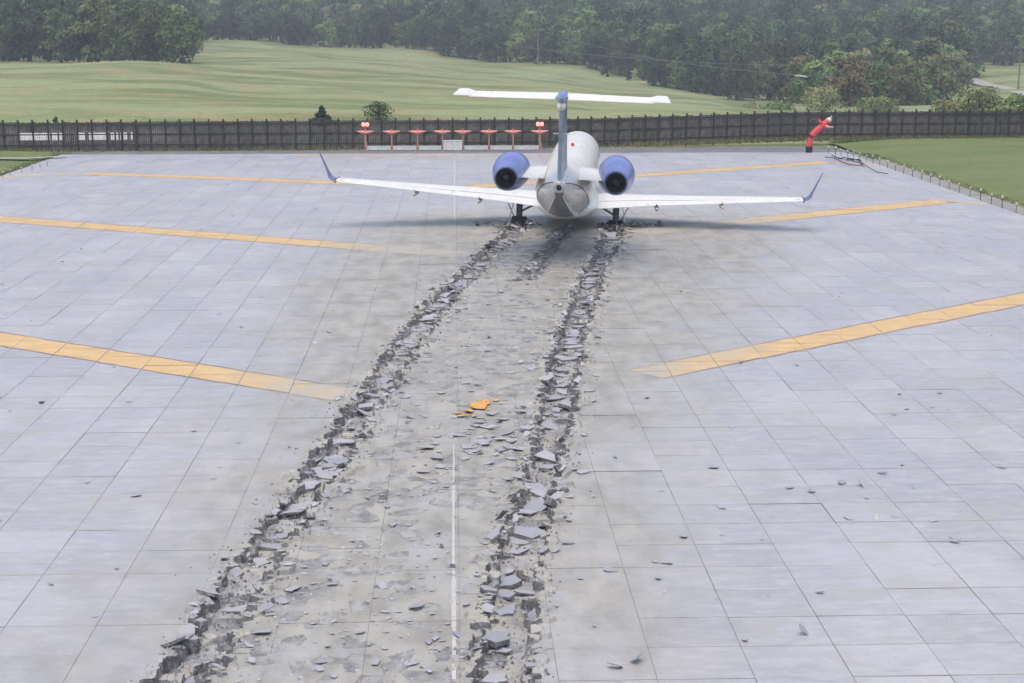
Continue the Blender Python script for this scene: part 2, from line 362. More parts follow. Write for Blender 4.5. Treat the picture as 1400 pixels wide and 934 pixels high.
# crushed height field --------------------------------------------------------
CS = .17
def cells(x, y, cs=CS, s=0):
    """nearest jittered cell: returns cell id i, j, cell centre, offset"""
    ci, cj = np.floor(x/cs), np.floor(y/cs); best = np.full(x.shape, 1e9); bi = np.zeros_like(x); bj = np.zeros_like(x); bx = np.zeros_like(x); by = np.zeros_like(x)
    for di in (-1, 0, 1):
        for dj in (-1, 0, 1):
            i, j = ci+di, cj+dj
            px = (i+.5+(h2(i,j,21+s)-.5)*.9)*cs; py = (j+.5+(h2(i,j,22+s)-.5)*.9)*cs
            d = (px-x)**2 + (py-y)**2; k = d < best
            best = np.where(k, d, best); bi = np.where(k, i, bi); bj = np.where(k, j, bj); bx = np.where(k, px, bx); by = np.where(k, py, by)
    return bi, bj, bx, by
TR_END = 66.9
def crush(x, y):
    """height and surface kind (0 coat, 1 core, 2 dust) of the run-over surface"""
    z = np.zeros_like(x); kind = np.zeros(x.shape, int)
    bi, bj, bx, by = cells(x, y)
    ci, cj, cx, cy = cells(x, y, .52, 40)
    for tr, s in ((LT, 0), (RT, 7)):
        d = bx - tx(tr, by); r = h2(bi, bj, 31+s)
        half = .41 + .08*(vnoise(by*.7, 3.+s, 2)-.5)*2 + .09*(r-.5)
        ins = (np.abs(d) < half) & (by < TR_END + r*.3)
        edge = ins & (np.abs(d) > half-.15)
        # middle: bigger slabs pressed down, each a little tilted
        dm = cx - tx(tr, cy); rc = h2(ci, cj, 50+s)
        zf = -.07 - .09*rc - .05*vnoise(x*2, y*2, 4) + (x-cx)*(h2(ci,cj,51)-.5)*.30 + (y-cy)*(h2(ci,cj,52)-.5)*.30
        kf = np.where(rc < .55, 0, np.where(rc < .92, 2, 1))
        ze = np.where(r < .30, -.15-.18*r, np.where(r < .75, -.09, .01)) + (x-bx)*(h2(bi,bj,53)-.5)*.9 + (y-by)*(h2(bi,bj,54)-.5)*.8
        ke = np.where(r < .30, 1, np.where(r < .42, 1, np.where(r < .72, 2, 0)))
        z = np.where(ins, np.where(edge, ze, zf), z); kind = np.where(ins, np.where(edge, ke, kf), kind)
        # heaved lip outside the rut
        lip = (~ins) & (np.abs(d) < half+.15) & (by < TR_END) & (h2(bi, bj, 60+s) < .45)
        z = np.where(lip, z + .02 + .05*h2(bi,bj,61) + (x-bx)*(h2(bi,bj,62)-.5)*.35, z)
    # nose wheel scuff near the aeroplane
    dn = bx - (tx(LT, by)+tx(RT, by))/2 + .05; r = h2(bi, bj, 71)
    ns = (np.abs(dn) < .34) & (by > 52.5) & (by < 66) & (r < .62)
    z = np.where(ns, -.05-.14*r + (x-bx)*(h2(bi,bj,72)-.5)*.8, z); kind = np.where(ns, np.where(r < .3, 1, 2), kind)
    # flaked top coat between the tracks
    fi, fj, fx, fy = cells(x, y, .33, 80)
    lx, rx_ = tx(LT, fy), tx(RT, fy); rr = h2(fi, fj, 81)
    fl = (fx > lx+.5) & (fx < rx_-.45) & (fy < 66) & (rr < .30*vnoise(fx*.8, fy*.5, 9)*1.7) & (z == 0)
    z = np.where(fl, -.025 - .02*rr + (y-fy)*(h2(fi,fj,82)-.5)*.1, z); kind = np.where(fl, 2, kind)
    return z, kind
def crushed_block(cx, cy, n, gx_=.004, gy_=.004):
    xs = np.linspace(-(PX-gx_)/2, (PX-gx_)/2, n); m = max(4, int(n*PY/PX)); ysv = np.linspace(-(PY-gy_)/2, (PY-gy_)/2, m)
    X, Y = np.meshgrid(xs, ysv); jx = (h2(np.arange(n)[None,:]+n*7, np.arange(m)[:,None]+int(cx*10), int(cy*10))-.5)*(xs[1]-xs[0])*.5
    jx[:, 0] = 0; jx[:, -1] = 0; X = X + jx
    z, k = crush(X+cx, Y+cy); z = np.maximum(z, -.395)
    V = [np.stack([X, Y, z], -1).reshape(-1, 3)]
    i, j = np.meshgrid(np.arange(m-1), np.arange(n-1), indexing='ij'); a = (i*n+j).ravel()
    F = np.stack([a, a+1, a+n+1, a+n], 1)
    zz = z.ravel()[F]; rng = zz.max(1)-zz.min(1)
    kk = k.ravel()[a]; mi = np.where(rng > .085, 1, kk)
    # skirts
    per = np.concatenate([np.arange(n), np.arange(2*n-1, n*m, n), np.arange(n*m-2, n*m-n-1, -1), np.arange(n*m-2*n, 0, -n)])
    base = V[0][per].copy(); base[:, 2] = -.40; o = n*m; L = len(per)
    S = np.stack([per, o+np.arange(L), o+(np.arange(L)+1) % L, np.roll(per, -1)], 1)
    return np.concatenate([V[0], base]), np.concatenate([F, S]), np.concatenate([mi, np.ones(L, int)])
blocks = []
for i in range(-19, 19):
    for j in range(int((BED_Y1-BED_Y0)/PY)):
        cx, cy = (i+.5)*PX, BED_Y0 + (j+.5)*PY
        near_track = cy < 67.6 and any(abs(cx-float(tx(tr, cy))) < PX/2+.95 for tr in (LT, RT))
        mid = cy < 66.5 and float(tx(LT, cy)) < cx < float(tx(RT, cy))
        px, py = to_px(cx, cy, 0); vis = -40 < px < 1440 and py < 985
        blocks.append((cx, cy, near_track or mid, vis, math.hypot(cx, cy)))
order = sorted([b for b in blocks if b[3]], key=lambda b: b[4])[:300]; single = set((b[0], b[1]) for b in order)
rest = MB(); RV_, RF_, RM_ = [], [], []; off = 0; nb = 0
ZJ = {}
for (cx, cy, cr, vis, dist) in blocks:
    rr = random.Random(int(cx*1000)*7919 + int(cy*1000)); zj = rr.uniform(-.006, .004); ZJ[(round(cx/PX-.5), round((cy-BED_Y0)/PY-.5))] = zj
    tilt = (rr.uniform(-.003, .003), rr.uniform(-.003, .003), 0 if cr else rr.uniform(-.003, .003))
    if cr:
        n = 52 if cy < 30 else 36 if cy < 42 else 26 if cy < 54 else 18
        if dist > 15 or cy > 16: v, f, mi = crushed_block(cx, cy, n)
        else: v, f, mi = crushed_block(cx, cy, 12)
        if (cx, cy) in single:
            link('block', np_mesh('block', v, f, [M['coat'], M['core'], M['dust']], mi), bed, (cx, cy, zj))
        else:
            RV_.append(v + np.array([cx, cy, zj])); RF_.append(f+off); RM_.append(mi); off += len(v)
    else:
        k = rr.randrange(4)
        if (cx, cy) in single: link('block', BME[k], bed, (cx, cy, zj), tilt)
        else:
            vs, fs = BLK[k]; v = np.array(vs) + np.array([cx, cy, zj]); f = np.array(fs)
            RV_.append(v); RF_.append(f+off); RM_.append(np.array([0]*9+[3]*4)); off += len(v)
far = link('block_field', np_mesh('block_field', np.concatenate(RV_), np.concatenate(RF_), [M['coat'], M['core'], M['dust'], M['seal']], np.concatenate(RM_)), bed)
tag(far, kind='stuff')

# ---------------------------------------------------------------- painted markings, laid block by block so that the joints stay open
def clip_poly(poly, x0, x1, y0, y1):
    def cut(P, ax, lim, sg):
        out = []
        for i in range(len(P)):
            a, b = P[i], P[(i+1) % len(P)]; ia, ib = sg*(a[ax]-lim) <= 0, sg*(b[ax]-lim) <= 0
            if ia: out.append(a)
            if ia != ib:
                t = (lim-a[ax])/(b[ax]-a[ax]); out.append((a[0]+(b[0]-a[0])*t, a[1]+(b[1]-a[1])*t))
        return out
    for ax, lim, sg in ((0,x0,-1),(0,x1,1),(1,y0,-1),(1,y1,1)):
        poly = cut(poly, ax, lim, sg)
        if len(poly) < 3: return []
    return poly
def lay(b, quad, m=0, lift=.004, g=.007, skip=True):
    X = [p[0] for p in quad]; Y = [p[1] for p in quad]
    for i in range(math.floor(min(X)/PX), math.floor(max(X)/PX)+1):
        for j in range(math.floor((min(Y)-BED_Y0)/PY), math.floor((max(Y)-BED_Y0)/PY)+1):
            if (i, j) not in ZJ: continue
            cx, cy = (i+.5)*PX, BED_Y0+(j+.5)*PY
            P = clip_poly(quad, cx-PX/2+g+.003, cx+PX/2-g-.003, cy-PY/2+g, cy+PY/2-g)
            if len(P) < 3: continue
            mx = sum(p[0] for p in P)/len(P)
            if skip and cy < 67 and any(abs(mx-float(tx(tr, cy))) < .46 for tr in (LT, RT)): continue
            if sum(P[q-1][0]*P[q][1]-P[q][0]*P[q-1][1] for q in range(len(P))) < 0: P = P[::-1]
            b.add([(x, y, ZJ[(i, j)]+lift) for x, y in P], [tuple(range(len(P)))], m)
def stripe(b, p, q, w, m=0, off=0.):
    d = Vector((q[0]-p[0], q[1]-p[1])).normalized(); n = Vector((-d.y, d.x))
    N = max(2, int(math.dist(p, q)/.7))
    w0, off0 = w, off
    for k in range(N):
        if w0 > .3: w = w0+random.uniform(-.05, .05)
        elif off0: off = off0+random.uniform(-.03, .03)
        a = Vector(p).lerp(Vector(q), k/N); c = Vector(p).lerp(Vector(q), (k+1)/N)
        lay(b, [tuple(a+n*(off-w/2)), tuple(c+n*(off-w/2)), tuple(c+n*(off+w/2)), tuple(a+n*(off+w/2))], m)
def chevron(arms, w, pale=(), mm='yellow'):
    b = MB()
    for p, q in pale: stripe(b, p, q, w, 2)
    for p, q in arms:
        stripe(b, p, q, w, 0); stripe(b, p, q, .07, 1, w/2+.045); stripe(b, p, q, .07, 1, -w/2-.045)
    return tag(b.build('painted_chevron', [M[mm], M['yellow_edge'], M['yellow_pale']], recalc=False), kind='structure')
chevron([((-2.5,36.15),(-25.2,51.8)), ((4.7,38.2),(25.2,54.0))], 1.18)
chevron([((-2.6,59.9),(-20.1,69.6)), ((-20.1,69.6),(-25.2,72.2)), ((12.,67.2),(23.5,74.8))], 1.45, [((.2,58.35),(-2.6,59.9)), ((7.3,64.1),(12.,67.2))])
chevron([((-.5,82.2),(-20.8,89.9)), ((.8,82.2),(10.06,87.6)), ((10.06,87.6),(22.6,95.2))], 1.35)
chevron([((6.,100.2),(-10.2,101.4))], .8, (), 'yellow_pale')
b = MB()
for p, q in (((23.7,74.7),(24.3,74.2)),((24.4,74.2),(25.1,73.5)),((22.9,95.0),(23.7,94.3)),((24.0,94.1),(25.1,92.8)),((-21.2,89.9),(-22.6,89.4)),((-23.0,89.2),(-25.2,88.0))): stripe(b, p, q, .7)
tag(b.build('painted_edge_mark', M['yellow_pale'], recalc=False), kind='structure')
b = MB(); yq = 6.7
while yq < 31.6:
    L_ = random.uniform(.5, 2.2); wq = random.uniform(.028, .07); stripe(b, (-.085+random.uniform(-.012, .012), yq), (-.085+random.uniform(-.012, .012), min(31.8, yq+L_)), wq); yq += L_ + (random.uniform(.05, .35) if random.random() < .3 else .004)
stripe(b, (-.085,68), (-.085,102.), .05)
tag(b.build('painted_centreline', M['white_line'], recalc=False), kind='structure')

# ---------------------------------------------------------------- rubble: slabs of block coating, chunks of core, curled flakes
def slab_mesh(seed, kind):
    rr = random.Random(seed); n = rr.randint(4, 7); asp = rr.uniform(.38, .9)
    th = {'slab': rr.uniform(.06, .2), 'flake': .04, 'chunk': rr.uniform(.35, .7)}[kind]
    curl = {'slab': .05, 'flake': rr.uniform(.12, .35), 'chunk': 0}[kind]; ax = rr.uniform(0, PI)
    out = []
    for k in range(n):
        a = 2*PI*(k+rr.uniform(-.3, .3))/n; r = rr.uniform(.5, 1.12); out.append((r*math.cos(a), r*asp*math.sin(a)))
    if kind == 'chunk':
        b = MB(); top = [(x*rr.uniform(.5, .9), y*rr.uniform(.5, .9), th*rr.uniform(.6, 1)) for x, y in out]; lo = [(x, y, -th*rr.uniform(.1, .5)) for x, y in out]
        vs = lo+top; fs = [(i, (i+1) % n, n+(i+1) % n, n+i) for i in range(n)]
        b.add(vs, fs, 1); b.add(top, [tuple(range(n))], 0 if rr.random() < .5 else 1); b.add(lo, [tuple(range(n))], 1)
        return b
    # two rings + centre so the plate can bend, jagged outline subdivided once
    ring = []
    for k in range(n):
        p, q = out[k], out[(k+1) % n]; ring.append(p); ring.append(((p[0]+q[0])/2*rr.uniform(.78, 1.12), (p[1]+q[1])/2*rr.uniform(.78, 1.12)))
    hz = lambda x, y: curl*(max(0, x*math.cos(ax)+y*math.sin(ax)-.1)**2)*1.6 + .02*rr.uniform(-1, 1)
    N = len(ring); inner = [(x*.5, y*.5) for x, y in ring]
    T = [(x, y, hz(x, y)) for x, y in ring]; I = [(x, y, hz(x, y)) for x, y in inner]; C = [(0, 0, hz(0, 0))]
    b = MB(); vs = T+I+C; fs = [(i, (i+1) % N, N+(i+1) % N, N+i) for i in range(N)] + [(N+i, N+(i+1) % N, 2*N) for i in range(N)]
    b.add(vs, fs, 0); low = [(x, y, z-th) for x, y, z in vs]; b.add(low, [tuple(reversed(f)) for f in fs], 1)
    b.add(T+low[:N], [(i, N+i, N+(i+1) % N, (i+1) % N) for i in range(N)], 1)
    return b
SH = {k: [slab_mesh(s*13+len(k), k) for s in range(10)] for k in ('slab', 'flake', 'chunk')}
SM = {}
def shm(kind, i, mat='shard'):
    key = (kind, i, mat)
    if key not in SM: SM[key] = SH[kind][i].mesh({'slab': 'broken_plate', 'flake': 'coating_flake', 'chunk': 'rubble_lump'}[kind], [M[mat], M['core']])
    return SM[key]
deb = []   # kind, variant, x, y, z, rot, size, region, mat
def put(kind, x, y, size, tilt, region, mat='shard', lift=None, rz=None):
    z = size*math.sin(min(tilt, 1.2))*.45 + (.02 if lift is None else lift)
    a = random.uniform(0, 2*PI); rot = (tilt*math.cos(a), tilt*math.sin(a), random.uniform(0, 2*PI) if rz is None else rz)
    deb.append((kind, random.randrange(10), x, y, z, rot, size, region, mat))
for tr, reg, sg in ((LT, 'left', -1), (RT, 'right', 1)):
    y = 12.
    while y < 66.4:
        c = float(tx(tr, y)); dens = 1.0 if y < 40 else 1.4
        for _ in range(1):
            s = random.choice((-1, 1)); o = s*random.gauss(.35, .075)
            k = random.choices(('slab', 'chunk', 'flake'), (.42, .26, .32))[0]
            put(k, c+o, y+random.uniform(-.1, .1), random.choice((.07,.09,.12,.16,.22))*random.uniform(.7,1.2)*(1. if k != 'chunk' else .7), abs(random.gauss(.25, .38)), reg)
        if random.random() < .26: put('slab', c+random.uniform(-.16, .16), y, random.uniform(.20, .46), abs(random.gauss(.05, .10)), reg, lift=.04)
        if random.random() < .22: put('flake', c+random.choice((-1, 1))*random.uniform(.5, .85), y, random.uniform(.05, .20), abs(random.gauss(.05, .2)), reg)
        y += .20/dens
for _ in range(230):                 # between the tracks
    y = 18 + 48*random.random()**1.35; l, r = float(tx(LT, y)), float(tx(RT, y)); x = random.uniform(l+.6, r-.6)
    put(random.choices(('flake', 'slab', 'chunk'), (.84, .1, .06))[0], x, y, random.uniform(.03, .17)*random.uniform(.7, 1.3), abs(random.gauss(.03, .07)), 'middle')
for _ in range(42):                 # heaped middle by the broken marking and scuff of the nose wheel
    x, y = random.gauss(.35, .55), random.gauss(32.5, 1.3); put('flake', x, y, random.uniform(.08, .28), abs(random.gauss(.05, .12)), 'middle')
for _ in range(1500):                # fine torn flakes strewn over the middle strip
    y = 17 + 49*random.random()**1.15; l, r = float(tx(LT, y)), float(tx(RT, y)); x = random.uniform(l+.3, r-.3)
    put('flake', x, y, random.uniform(.02, .075), abs(random.gauss(.05, .15)), 'middle', lift=.004)
for _ in range(90):
    y = random.uniform(53.5, 66); x = (float(tx(LT, y))+float(tx(RT, y)))/2 + random.gauss(-.05, .2); put(random.choice(('chunk', 'slab')), x, y, random.uniform(.07, .22), abs(random.gauss(.2, .3)), 'nose')
for px, py, s in ((655,556,.36),(664,552,.30),(640,563,.30),(632,569,.26),(668,560,.16),(648,570,.16),(678,549,.14),(624,565,.14)):   # torn pieces of the marking
    x, y = gnd(px, py); put('flake', x, y, s, .12, 'orange', 'orange', .03)
for px, py, s in ((1205,648,.20),(1150,660,.28),(1180,664,.3),(1080,668,.2),(1110,674,.2),(1160,710,.22),(1198,709,.12),(1275,713,.15),(1305,742,.20),(1300,738,.1),(912,770,.18),(895,769,.14),(900,792,.12),(986,695,.2),(935,735,.16),
                  (832,780,.2),(870,905,.28),(840,914,.26),(1100,867,.17),(1018,876,.12),(187,678,.17),(300,640,.1),(292,655,.12),(175,550,.12),(265,590,.15),(120,660,.1),(70,800,.1),(975,640,.2),(1370,640,.15),(1120,812,.14),(760,688,.26),(450,455,.2),(430,470,.15),(900,440,.12),(940,400,.1),(1010,420,.1),(870,390,.1),(885,545,.16),(1000,585,.14),(1240,560,.12),(340,400,.1),(300,430,.12)):
    x, y = gnd(px, py); put('flake', x, y, s*.8, abs(random.gauss(.25, .25)), 'field', lift=.015)
for _ in range(260):                 # thinly strewn bits over the whole bed
    y = random.uniform(18, 85); x = random.uniform(-.36, .42)*y; 
    if abs(x) < 24: put('flake', x, y, random.uniform(.03, .10), abs(random.gauss(.2, .3)), 'field', lift=.008)
for _ in range(75):                  # ploughed heap round the wheels
    for wx in (2.62, 6.70): put(random.choice(('slab', 'chunk')), wx+random.gauss(0, .36), 66.2+random.gauss(-.15, .3), random.uniform(.08, .24), abs(random.gauss(.4, .4)), 'wheels', lift=random.uniform(.0, .22))
for _ in range(18): put(random.choice(('slab', 'chunk')), 7.2+random.uniform(0, 1.7), 66.3+random.gauss(0, .35), random.uniform(.1, .26), abs(random.gauss(.3, .3)), 'wheels')
for _ in range(8): put(random.choice(('slab', 'chunk')), 2.1-random.uniform(0, 1.3), 66.6+random.gauss(0, .3), random.uniform(.1, .24), abs(random.gauss(.3, .3)), 'wheels')
_z = crush(np.array([d[2] for d in deb]), np.array([d[3] for d in deb]))[0]
deb = [d[:4]+(d[4]+float(q),)+d[5:] for d, q in zip(deb, _z)]
LAB = {'left': ('grey broken block piece in or beside the left wheel rut', 'rubble of the left wheel rut'),
       'right': ('grey broken block piece in or beside the right wheel rut', 'rubble of the right wheel rut'),
       'middle': ('thin grey flake of block coating lying between the two wheel ruts', 'flakes between the wheel ruts'),
       'nose': ('small grey rubble piece in the short rut of the nose wheel', 'rubble of the nose wheel rut'),
       'orange': ('torn orange painted flake between the two wheel ruts', 'torn orange flakes'),
       'field': ('small grey flake lying alone on the undamaged paving, away from the ruts', 'stray flakes on the bed'),
       'wheels': ('grey broken block piece heaped around the airliner main wheels', 'rubble heaped at the main wheels')}
KW = {'slab': 'angular grey broken plate', 'flake': 'thin grey coating flake', 'chunk': 'small grey rubble lump'}
def rubble_label(k, reg, y):
    at = 'at the near end of the bed' if y < 26 else 'level with the orange flakes' if 31.5 < y < 37 else 'nearer than the orange flakes' if y < 32 else 'beyond the orange flakes' if y < 52 else 'close behind the airliner'
    if reg in ('left', 'right'): return '%s in the %s wheel rut, %s' % (KW[k], reg, at)
    if reg == 'middle': return '%s between the two wheel ruts, %s' % (KW[k], at)
    if reg == 'field': return '%s lying alone on undamaged paving, %s' % (KW[k], at)
    return LAB[reg][0]
def in_view(d): px, py = to_px(d[2], d[3], 0); return -10 < px < 1410 and py < 940
big = sorted(range(len(deb)), key=lambda i: -(deb[i][6]/deb[i][3] + (9 if deb[i][7] == 'orange' else 0) if in_view(deb[i]) else -1))
single_deb = set(big[:300])
RV_, RF_, RM_ = [], [], []; SV, SFa = [], []
acc = {0: MB()}; rest_b = MB()
for i, (k, v, x, y, z, rot, s, reg, mat) in enumerate(deb):
    if i in single_deb:
        o = link({'slab': 'broken_plate', 'flake': 'coating_flake', 'chunk': 'rubble_lump'}[k], shm(k, v, mat), None, (x, y, z), rot, (s, s, s)); tag(o, rubble_label(k, reg, y), 'rubble', LAB[reg][1])
    else:
        mt = Matrix.Translation((x, y, z)) @ Euler(rot).to_matrix().to_4x4() @ Matrix.Scale(s, 4); src = SH[k][v]; off = len(rest_b.v)
        rest_b.v += [tuple(mt @ Vector(p)) for p in src.v]; rest_b.f += [tuple(q+off for q in f) for f in src.f]; rest_b.m += src.m
tag(rest_b.build('fine_rubble', [M['shard'], M['core']]), kind='stuff')
# grit spilled along the ruts: thousands of crumbs in one object
n = 11000; yv = 12+54.5*RNG.random(n)**1.2; wh = RNG.random(n) < .5
xv = np.where(wh, tx(LT, yv), tx(RT, yv)) + RNG.normal(0, .33, n); zc = crush(xv, yv)[0]
tet = np.array([(1,0,-.4),(-.5,.87,-.4),(-.5,-.87,-.4),(0,0,.8)]); sz = RNG.uniform(.010, .05, n)*RNG.uniform(.5, 1., n)
ang = RNG.uniform(0, 2*PI, n); ca, sa = np.cos(ang), np.sin(ang)
V = np.empty((n, 4, 3)); V[:,:,0] = xv[:,None]+sz[:,None]*(tet[None,:,0]*ca[:,None]-tet[None,:,1]*sa[:,None]); V[:,:,1] = yv[:,None]+sz[:,None]*(tet[None,:,0]*sa[:,None]+tet[None,:,1]*ca[:,None]); V[:,:,2] = zc[:,None]+sz[:,None]*(tet[None,:,2]+.4)
Fg = (np.array([(0,1,3),(1,2,3),(2,0,3)])[None]+np.arange(n)[:,None,None]*4).reshape(-1, 3)
tag(link('rut_grit', np_mesh('rut_grit', V.reshape(-1, 3), Fg, [M['core'], M['shard']], np.repeat((RNG.random(n) < .6).astype(int), 3))), kind='stuff')

# ---------------------------------------------------------------- the airliner
def plane_paint(name, col, dirt=.15, rough=.32):
    t = NT(name); c = t.objc(); n = t.noise(t.vmul(c, (1., .35, 1.)), 1.6, 6., .65); s = t.noise(t.vmul(c, (6., .8, 6.)), 1., 5., .6)
    k = t.mix(t.ramp(n, .42, .72, 0, dirt*2), col, tuple(q*.62 for q in col)); k = t.mix(t.ramp(s, .5, .75, 0, dirt), k, tuple(q*.55 for q in col))
    m = t.fin(k, t.ramp(n, .3, .7, rough-.06, rough+.12)); t.b.inputs['Coat Weight'].default_value = .25; return m
M['white'] = plane_paint('white_airframe_paint', (.81,.785,.72), .18); M['grey'] = plane_paint('grey_belly_paint', (.72,.71,.68), .28)
M['dkgrey'] = plane_paint('shaded_belly_paint', (.23,.23,.232), .2); M['blue'] = plane_paint('blue_nacelle_paint', (.155,.20,.52), .2)  # belly dark grey: blue-grey paint with the tail underside's shading mixed into the colour
M['finblue'] = plane_paint('blue_fin_paint', (.15,.23,.42), .25); M['finpale'] = plane_paint('pale_blue_rudder_paint', (.27,.36,.47), .35)
M['navy'] = plane_paint('navy_winglet_paint', (.10,.11,.30), .15)
M['black'] = simple('soot_black', (.012,.014,.016), .7); M['steel'] = simple('gear_steel', (.16,.165,.18), .45, .5); M['tyre'] = simple('tyre_rubber', (.03,.03,.032), .8, 0, .2, 8, .3)
M['hub'] = simple('wheel_hub', (.30,.30,.31), .45, .6); M['alu'] = simple('bare_aluminium', (.55,.55,.56), .3, .9); M['glass'] = simple('cockpit_glass', (.02,.025,.03), .08)
M['seam'] = simple('panel_seam', (.10,.10,.10), .7)
M['redlamp'] = simple('red_lamp_glass', (.5,.03,.02), .2)
SINK = .32
jet = bpy.data.objects.new('airliner', None); COL.objects.link(jet)
jet.location = (4.70, 66.5, -SINK); jet.rotation_euler = (R(.1), R(2.0), R(-6.0)); jet.empty_display_size = 1
tag(jet, 'white twin jet airliner with blue engines and T-tail stopped in the torn paving', 'airplane')
# fuselage sections: y, centre z, half width, half height
SEC = [(-11.55,3.20,.17,.17),(-11.3,3.18,.24,.25),(-10.7,3.06,.40,.43),(-10.,2.96,.56,.60),(-9.,2.84,.76,.78),(-8.,2.72,.92,.90),(-7.,2.61,1.03,.985),(-6.,2.50,1.10,1.055),(-5.,2.41,1.135,1.10),(-4.,2.34,1.14,1.13),(-2.,2.29,1.14,1.14),
       (2.,2.29,1.14,1.14),(6.,2.29,1.14,1.14),(10.,2.29,1.14,1.14),(12.5,2.28,1.12,1.12),(14.,2.22,1.02,1.00),(15.2,2.12,.80,.78),(16.,2.03,.54,.52),(16.45,1.97,.28,.27),(16.6,1.95,.05,.05)]
def fus_at(y):
    ysn = [s[0] for s in SEC]; return [float(np.interp(y, ysn, [s[k] for s in SEC])) for k in (1, 2, 3)]
NS = 48; yl = sorted(set([s[0] for s in SEC] + list(np.arange(-11.5, 16.5, .4)))); rings = []
for y in yl:
    cz, rx, rz = fus_at(y); rings.append([(rx*math.cos(2*PI*k/NS), y, cz+rz*math.sin(2*PI*k/NS)) for k in range(NS)])
b = MB()
for i in range(len(rings)-1):
    yc = (yl[i]+yl[i+1])/2
    for k in range(NS):
        a = 2*PI*(k+.5)/NS; el = math.degrees(math.atan2(math.sin(a), abs(math.cos(a))))
        m = 0
        lim = np.interp(yc, [-11.5, -6.4], [40, -28]) if yc < -6.4 else -28
        if el < lim: m = 1
        if yc > -4 : m = 1 if el < -35 else 0
        if yc < -6.3 and el < -90 + 35 + (yc+11.5)*-1.0 and el < -52: m = 2
        b.add([rings[i][k], rings[i][(k+1) % NS], rings[i+1][(k+1) % NS], rings[i+1][k]], [(0, 1, 2, 3)], m)
b.add(rings[0], [tuple(range(NS))], 1); b.add(rings[-1], [tuple(range(NS))], 0)
me = bpy.data.meshes.new('fuselage'); bm = bmesh.new(); tmp = b.mesh('t', [M['white'], M['grey'], M['dkgrey']]); bm.from_mesh(tmp)
bmesh.ops.remove_doubles(bm, verts=bm.verts, dist=1e-4); bmesh.ops.recalc_face_normals(bm, faces=bm.faces)
for f in bm.faces: f.smooth = True
bm.to_mesh(me); bm.free()
for m in ('white', 'grey', 'dkgrey'): me.materials.append(M[m])
fus = link('fuselage', me, jet)
def fus_pt(y, el_deg, side, off=0.):
    cz, rx, rz = fus_at(y); a = R(el_deg); return Vector((side*(rx+off)*math.cos(a), y, cz+(rz+off)*math.sin(a)))
# auxiliary exhaust, seams, ventral strakes, fairing, lights
MB().lathe([(.20,.0),(.205,-.06),(.16,-.10),(.10,-.10),(.095,.12),(.0,.14)], 20, 'y', (0,-11.5,3.20)).build('exhaust_ring', M['alu'], fus, True)
MB().lathe([(.0,-.03),(.10,-.03),(.10,.0),(0,.0)], 16, 'y', (0,-11.56,3.20)).build('exhaust_opening', M['black'], fus)
for s in (-1, 1):
    pts = [fus_pt(y, np.interp(y, [-11.4,-6.4], [38,-28]), s, .004) for y in np.linspace(-11.3, -6.4, 14)]
    MB().tube(pts, .016, 5).build('panel_seam', M['seam'], fus)
    # strake: thin fin growing out of the lower quarter towards the tail
    inn, outp = [], []
    for t in np.linspace(0, 1, 10):
        y = -11.25+t*4.9; el = np.interp(t, [0, 1], [-62, -57]); inn.append(fus_pt(y, el, s, -.03)); outp.append(fus_pt(y, el, s, .04+.30*math.sin(PI*min(1, t*1.15))**.7*(1-.35*t)))
    b = MB()
    n = len(inn); th = Vector((.02*s, 0, .012))
    vs = [p-th for p in inn]+[p-th for p in outp]+[p+th for p in inn]+[p+th for p in outp]
    fs = []
    for i in range(n-1): fs += [(i,i+1,n+i+1,n+i),(2*n+i,3*n+i,3*n+i+1,2*n+i+1),(n+i,n+i+1,3*n+i+1,3*n+i),(i,2*n+i,2*n+i+1,i+1)]
    b.add(vs, fs); b.build('ventral_strake', M['white'], fus)
fr = []
for y, w, d in ((-3.6,.25,.1),(-2.9,.85,.24),(-1.6,1.22,.32),(0,1.32,.36),(2.5,1.30,.36),(4.6,1.12,.30),(6.4,.6,.16),(7.,.2,.06)):
    fr.append([(w*math.cos(2*PI*k/28), y, 1.32+(d+.12)*math.sin(2*PI*k/28)) for k in range(28)])
MB().loft(fr).build('belly_fairing', M['white'], fus, True)
MB().lathe([(.0,.16),(.05,.14),(.07,.06),(.07,0)], 12, 'z', (0,3.2,3.42)).build('beacon', M['redlamp'], fus, True)
MB().add([(-.012,.0,0),(.012,.0,0),(.012,.5,0),(-.012,.5,0),(-.008,.12,.34),(.008,.12,.34),(.008,.3,.34),(-.008,.3,.34)], [(0,1,5,4),(1,2,6,5),(2,3,7,6),(3,0,4,7),(4,5,6,7)]).build('blade_antenna', M['white'], fus, loc=(0, 6.5, 3.41))
b = MB()   # windscreen panes and cabin windows
for s in (-1, 1):
    for y0, y1, e0, e1 in ((15.0,15.7,14,50),(14.2,14.9,12,44)):
        q = [fus_pt(y0,e0,s,.012), fus_pt(y1,e0+2,s,.012), fus_pt(y1,e1+14,s,.012), fus_pt(y0,e1,s,.012)]
        MB().add(q, [(0,1,2,3)]).build('cockpit_pane', M['glass'], fus)
    for k in range(17):
        y = -3.6+k*.79; cz = 2.62; x = s*1.104
        MB().add([(x+s*.006, y+.10*math.cos(a), cz+.15*math.sin(a)) for a in np.linspace(0, 2*PI, 12, endpoint=False)], [tuple(range(12))]).build('cabin_window', M['glass'], fus)
    q = [fus_pt(y, e, s, .008) for y in (12.2,) for e in np.linspace(-25, 45, 8)] + [fus_pt(12.9, e, s, .008) for e in np.linspace(45, -25, 8)]
    MB().tube(q+[q[0]], .014, 5).build('door_seam', M['seam'], fus)
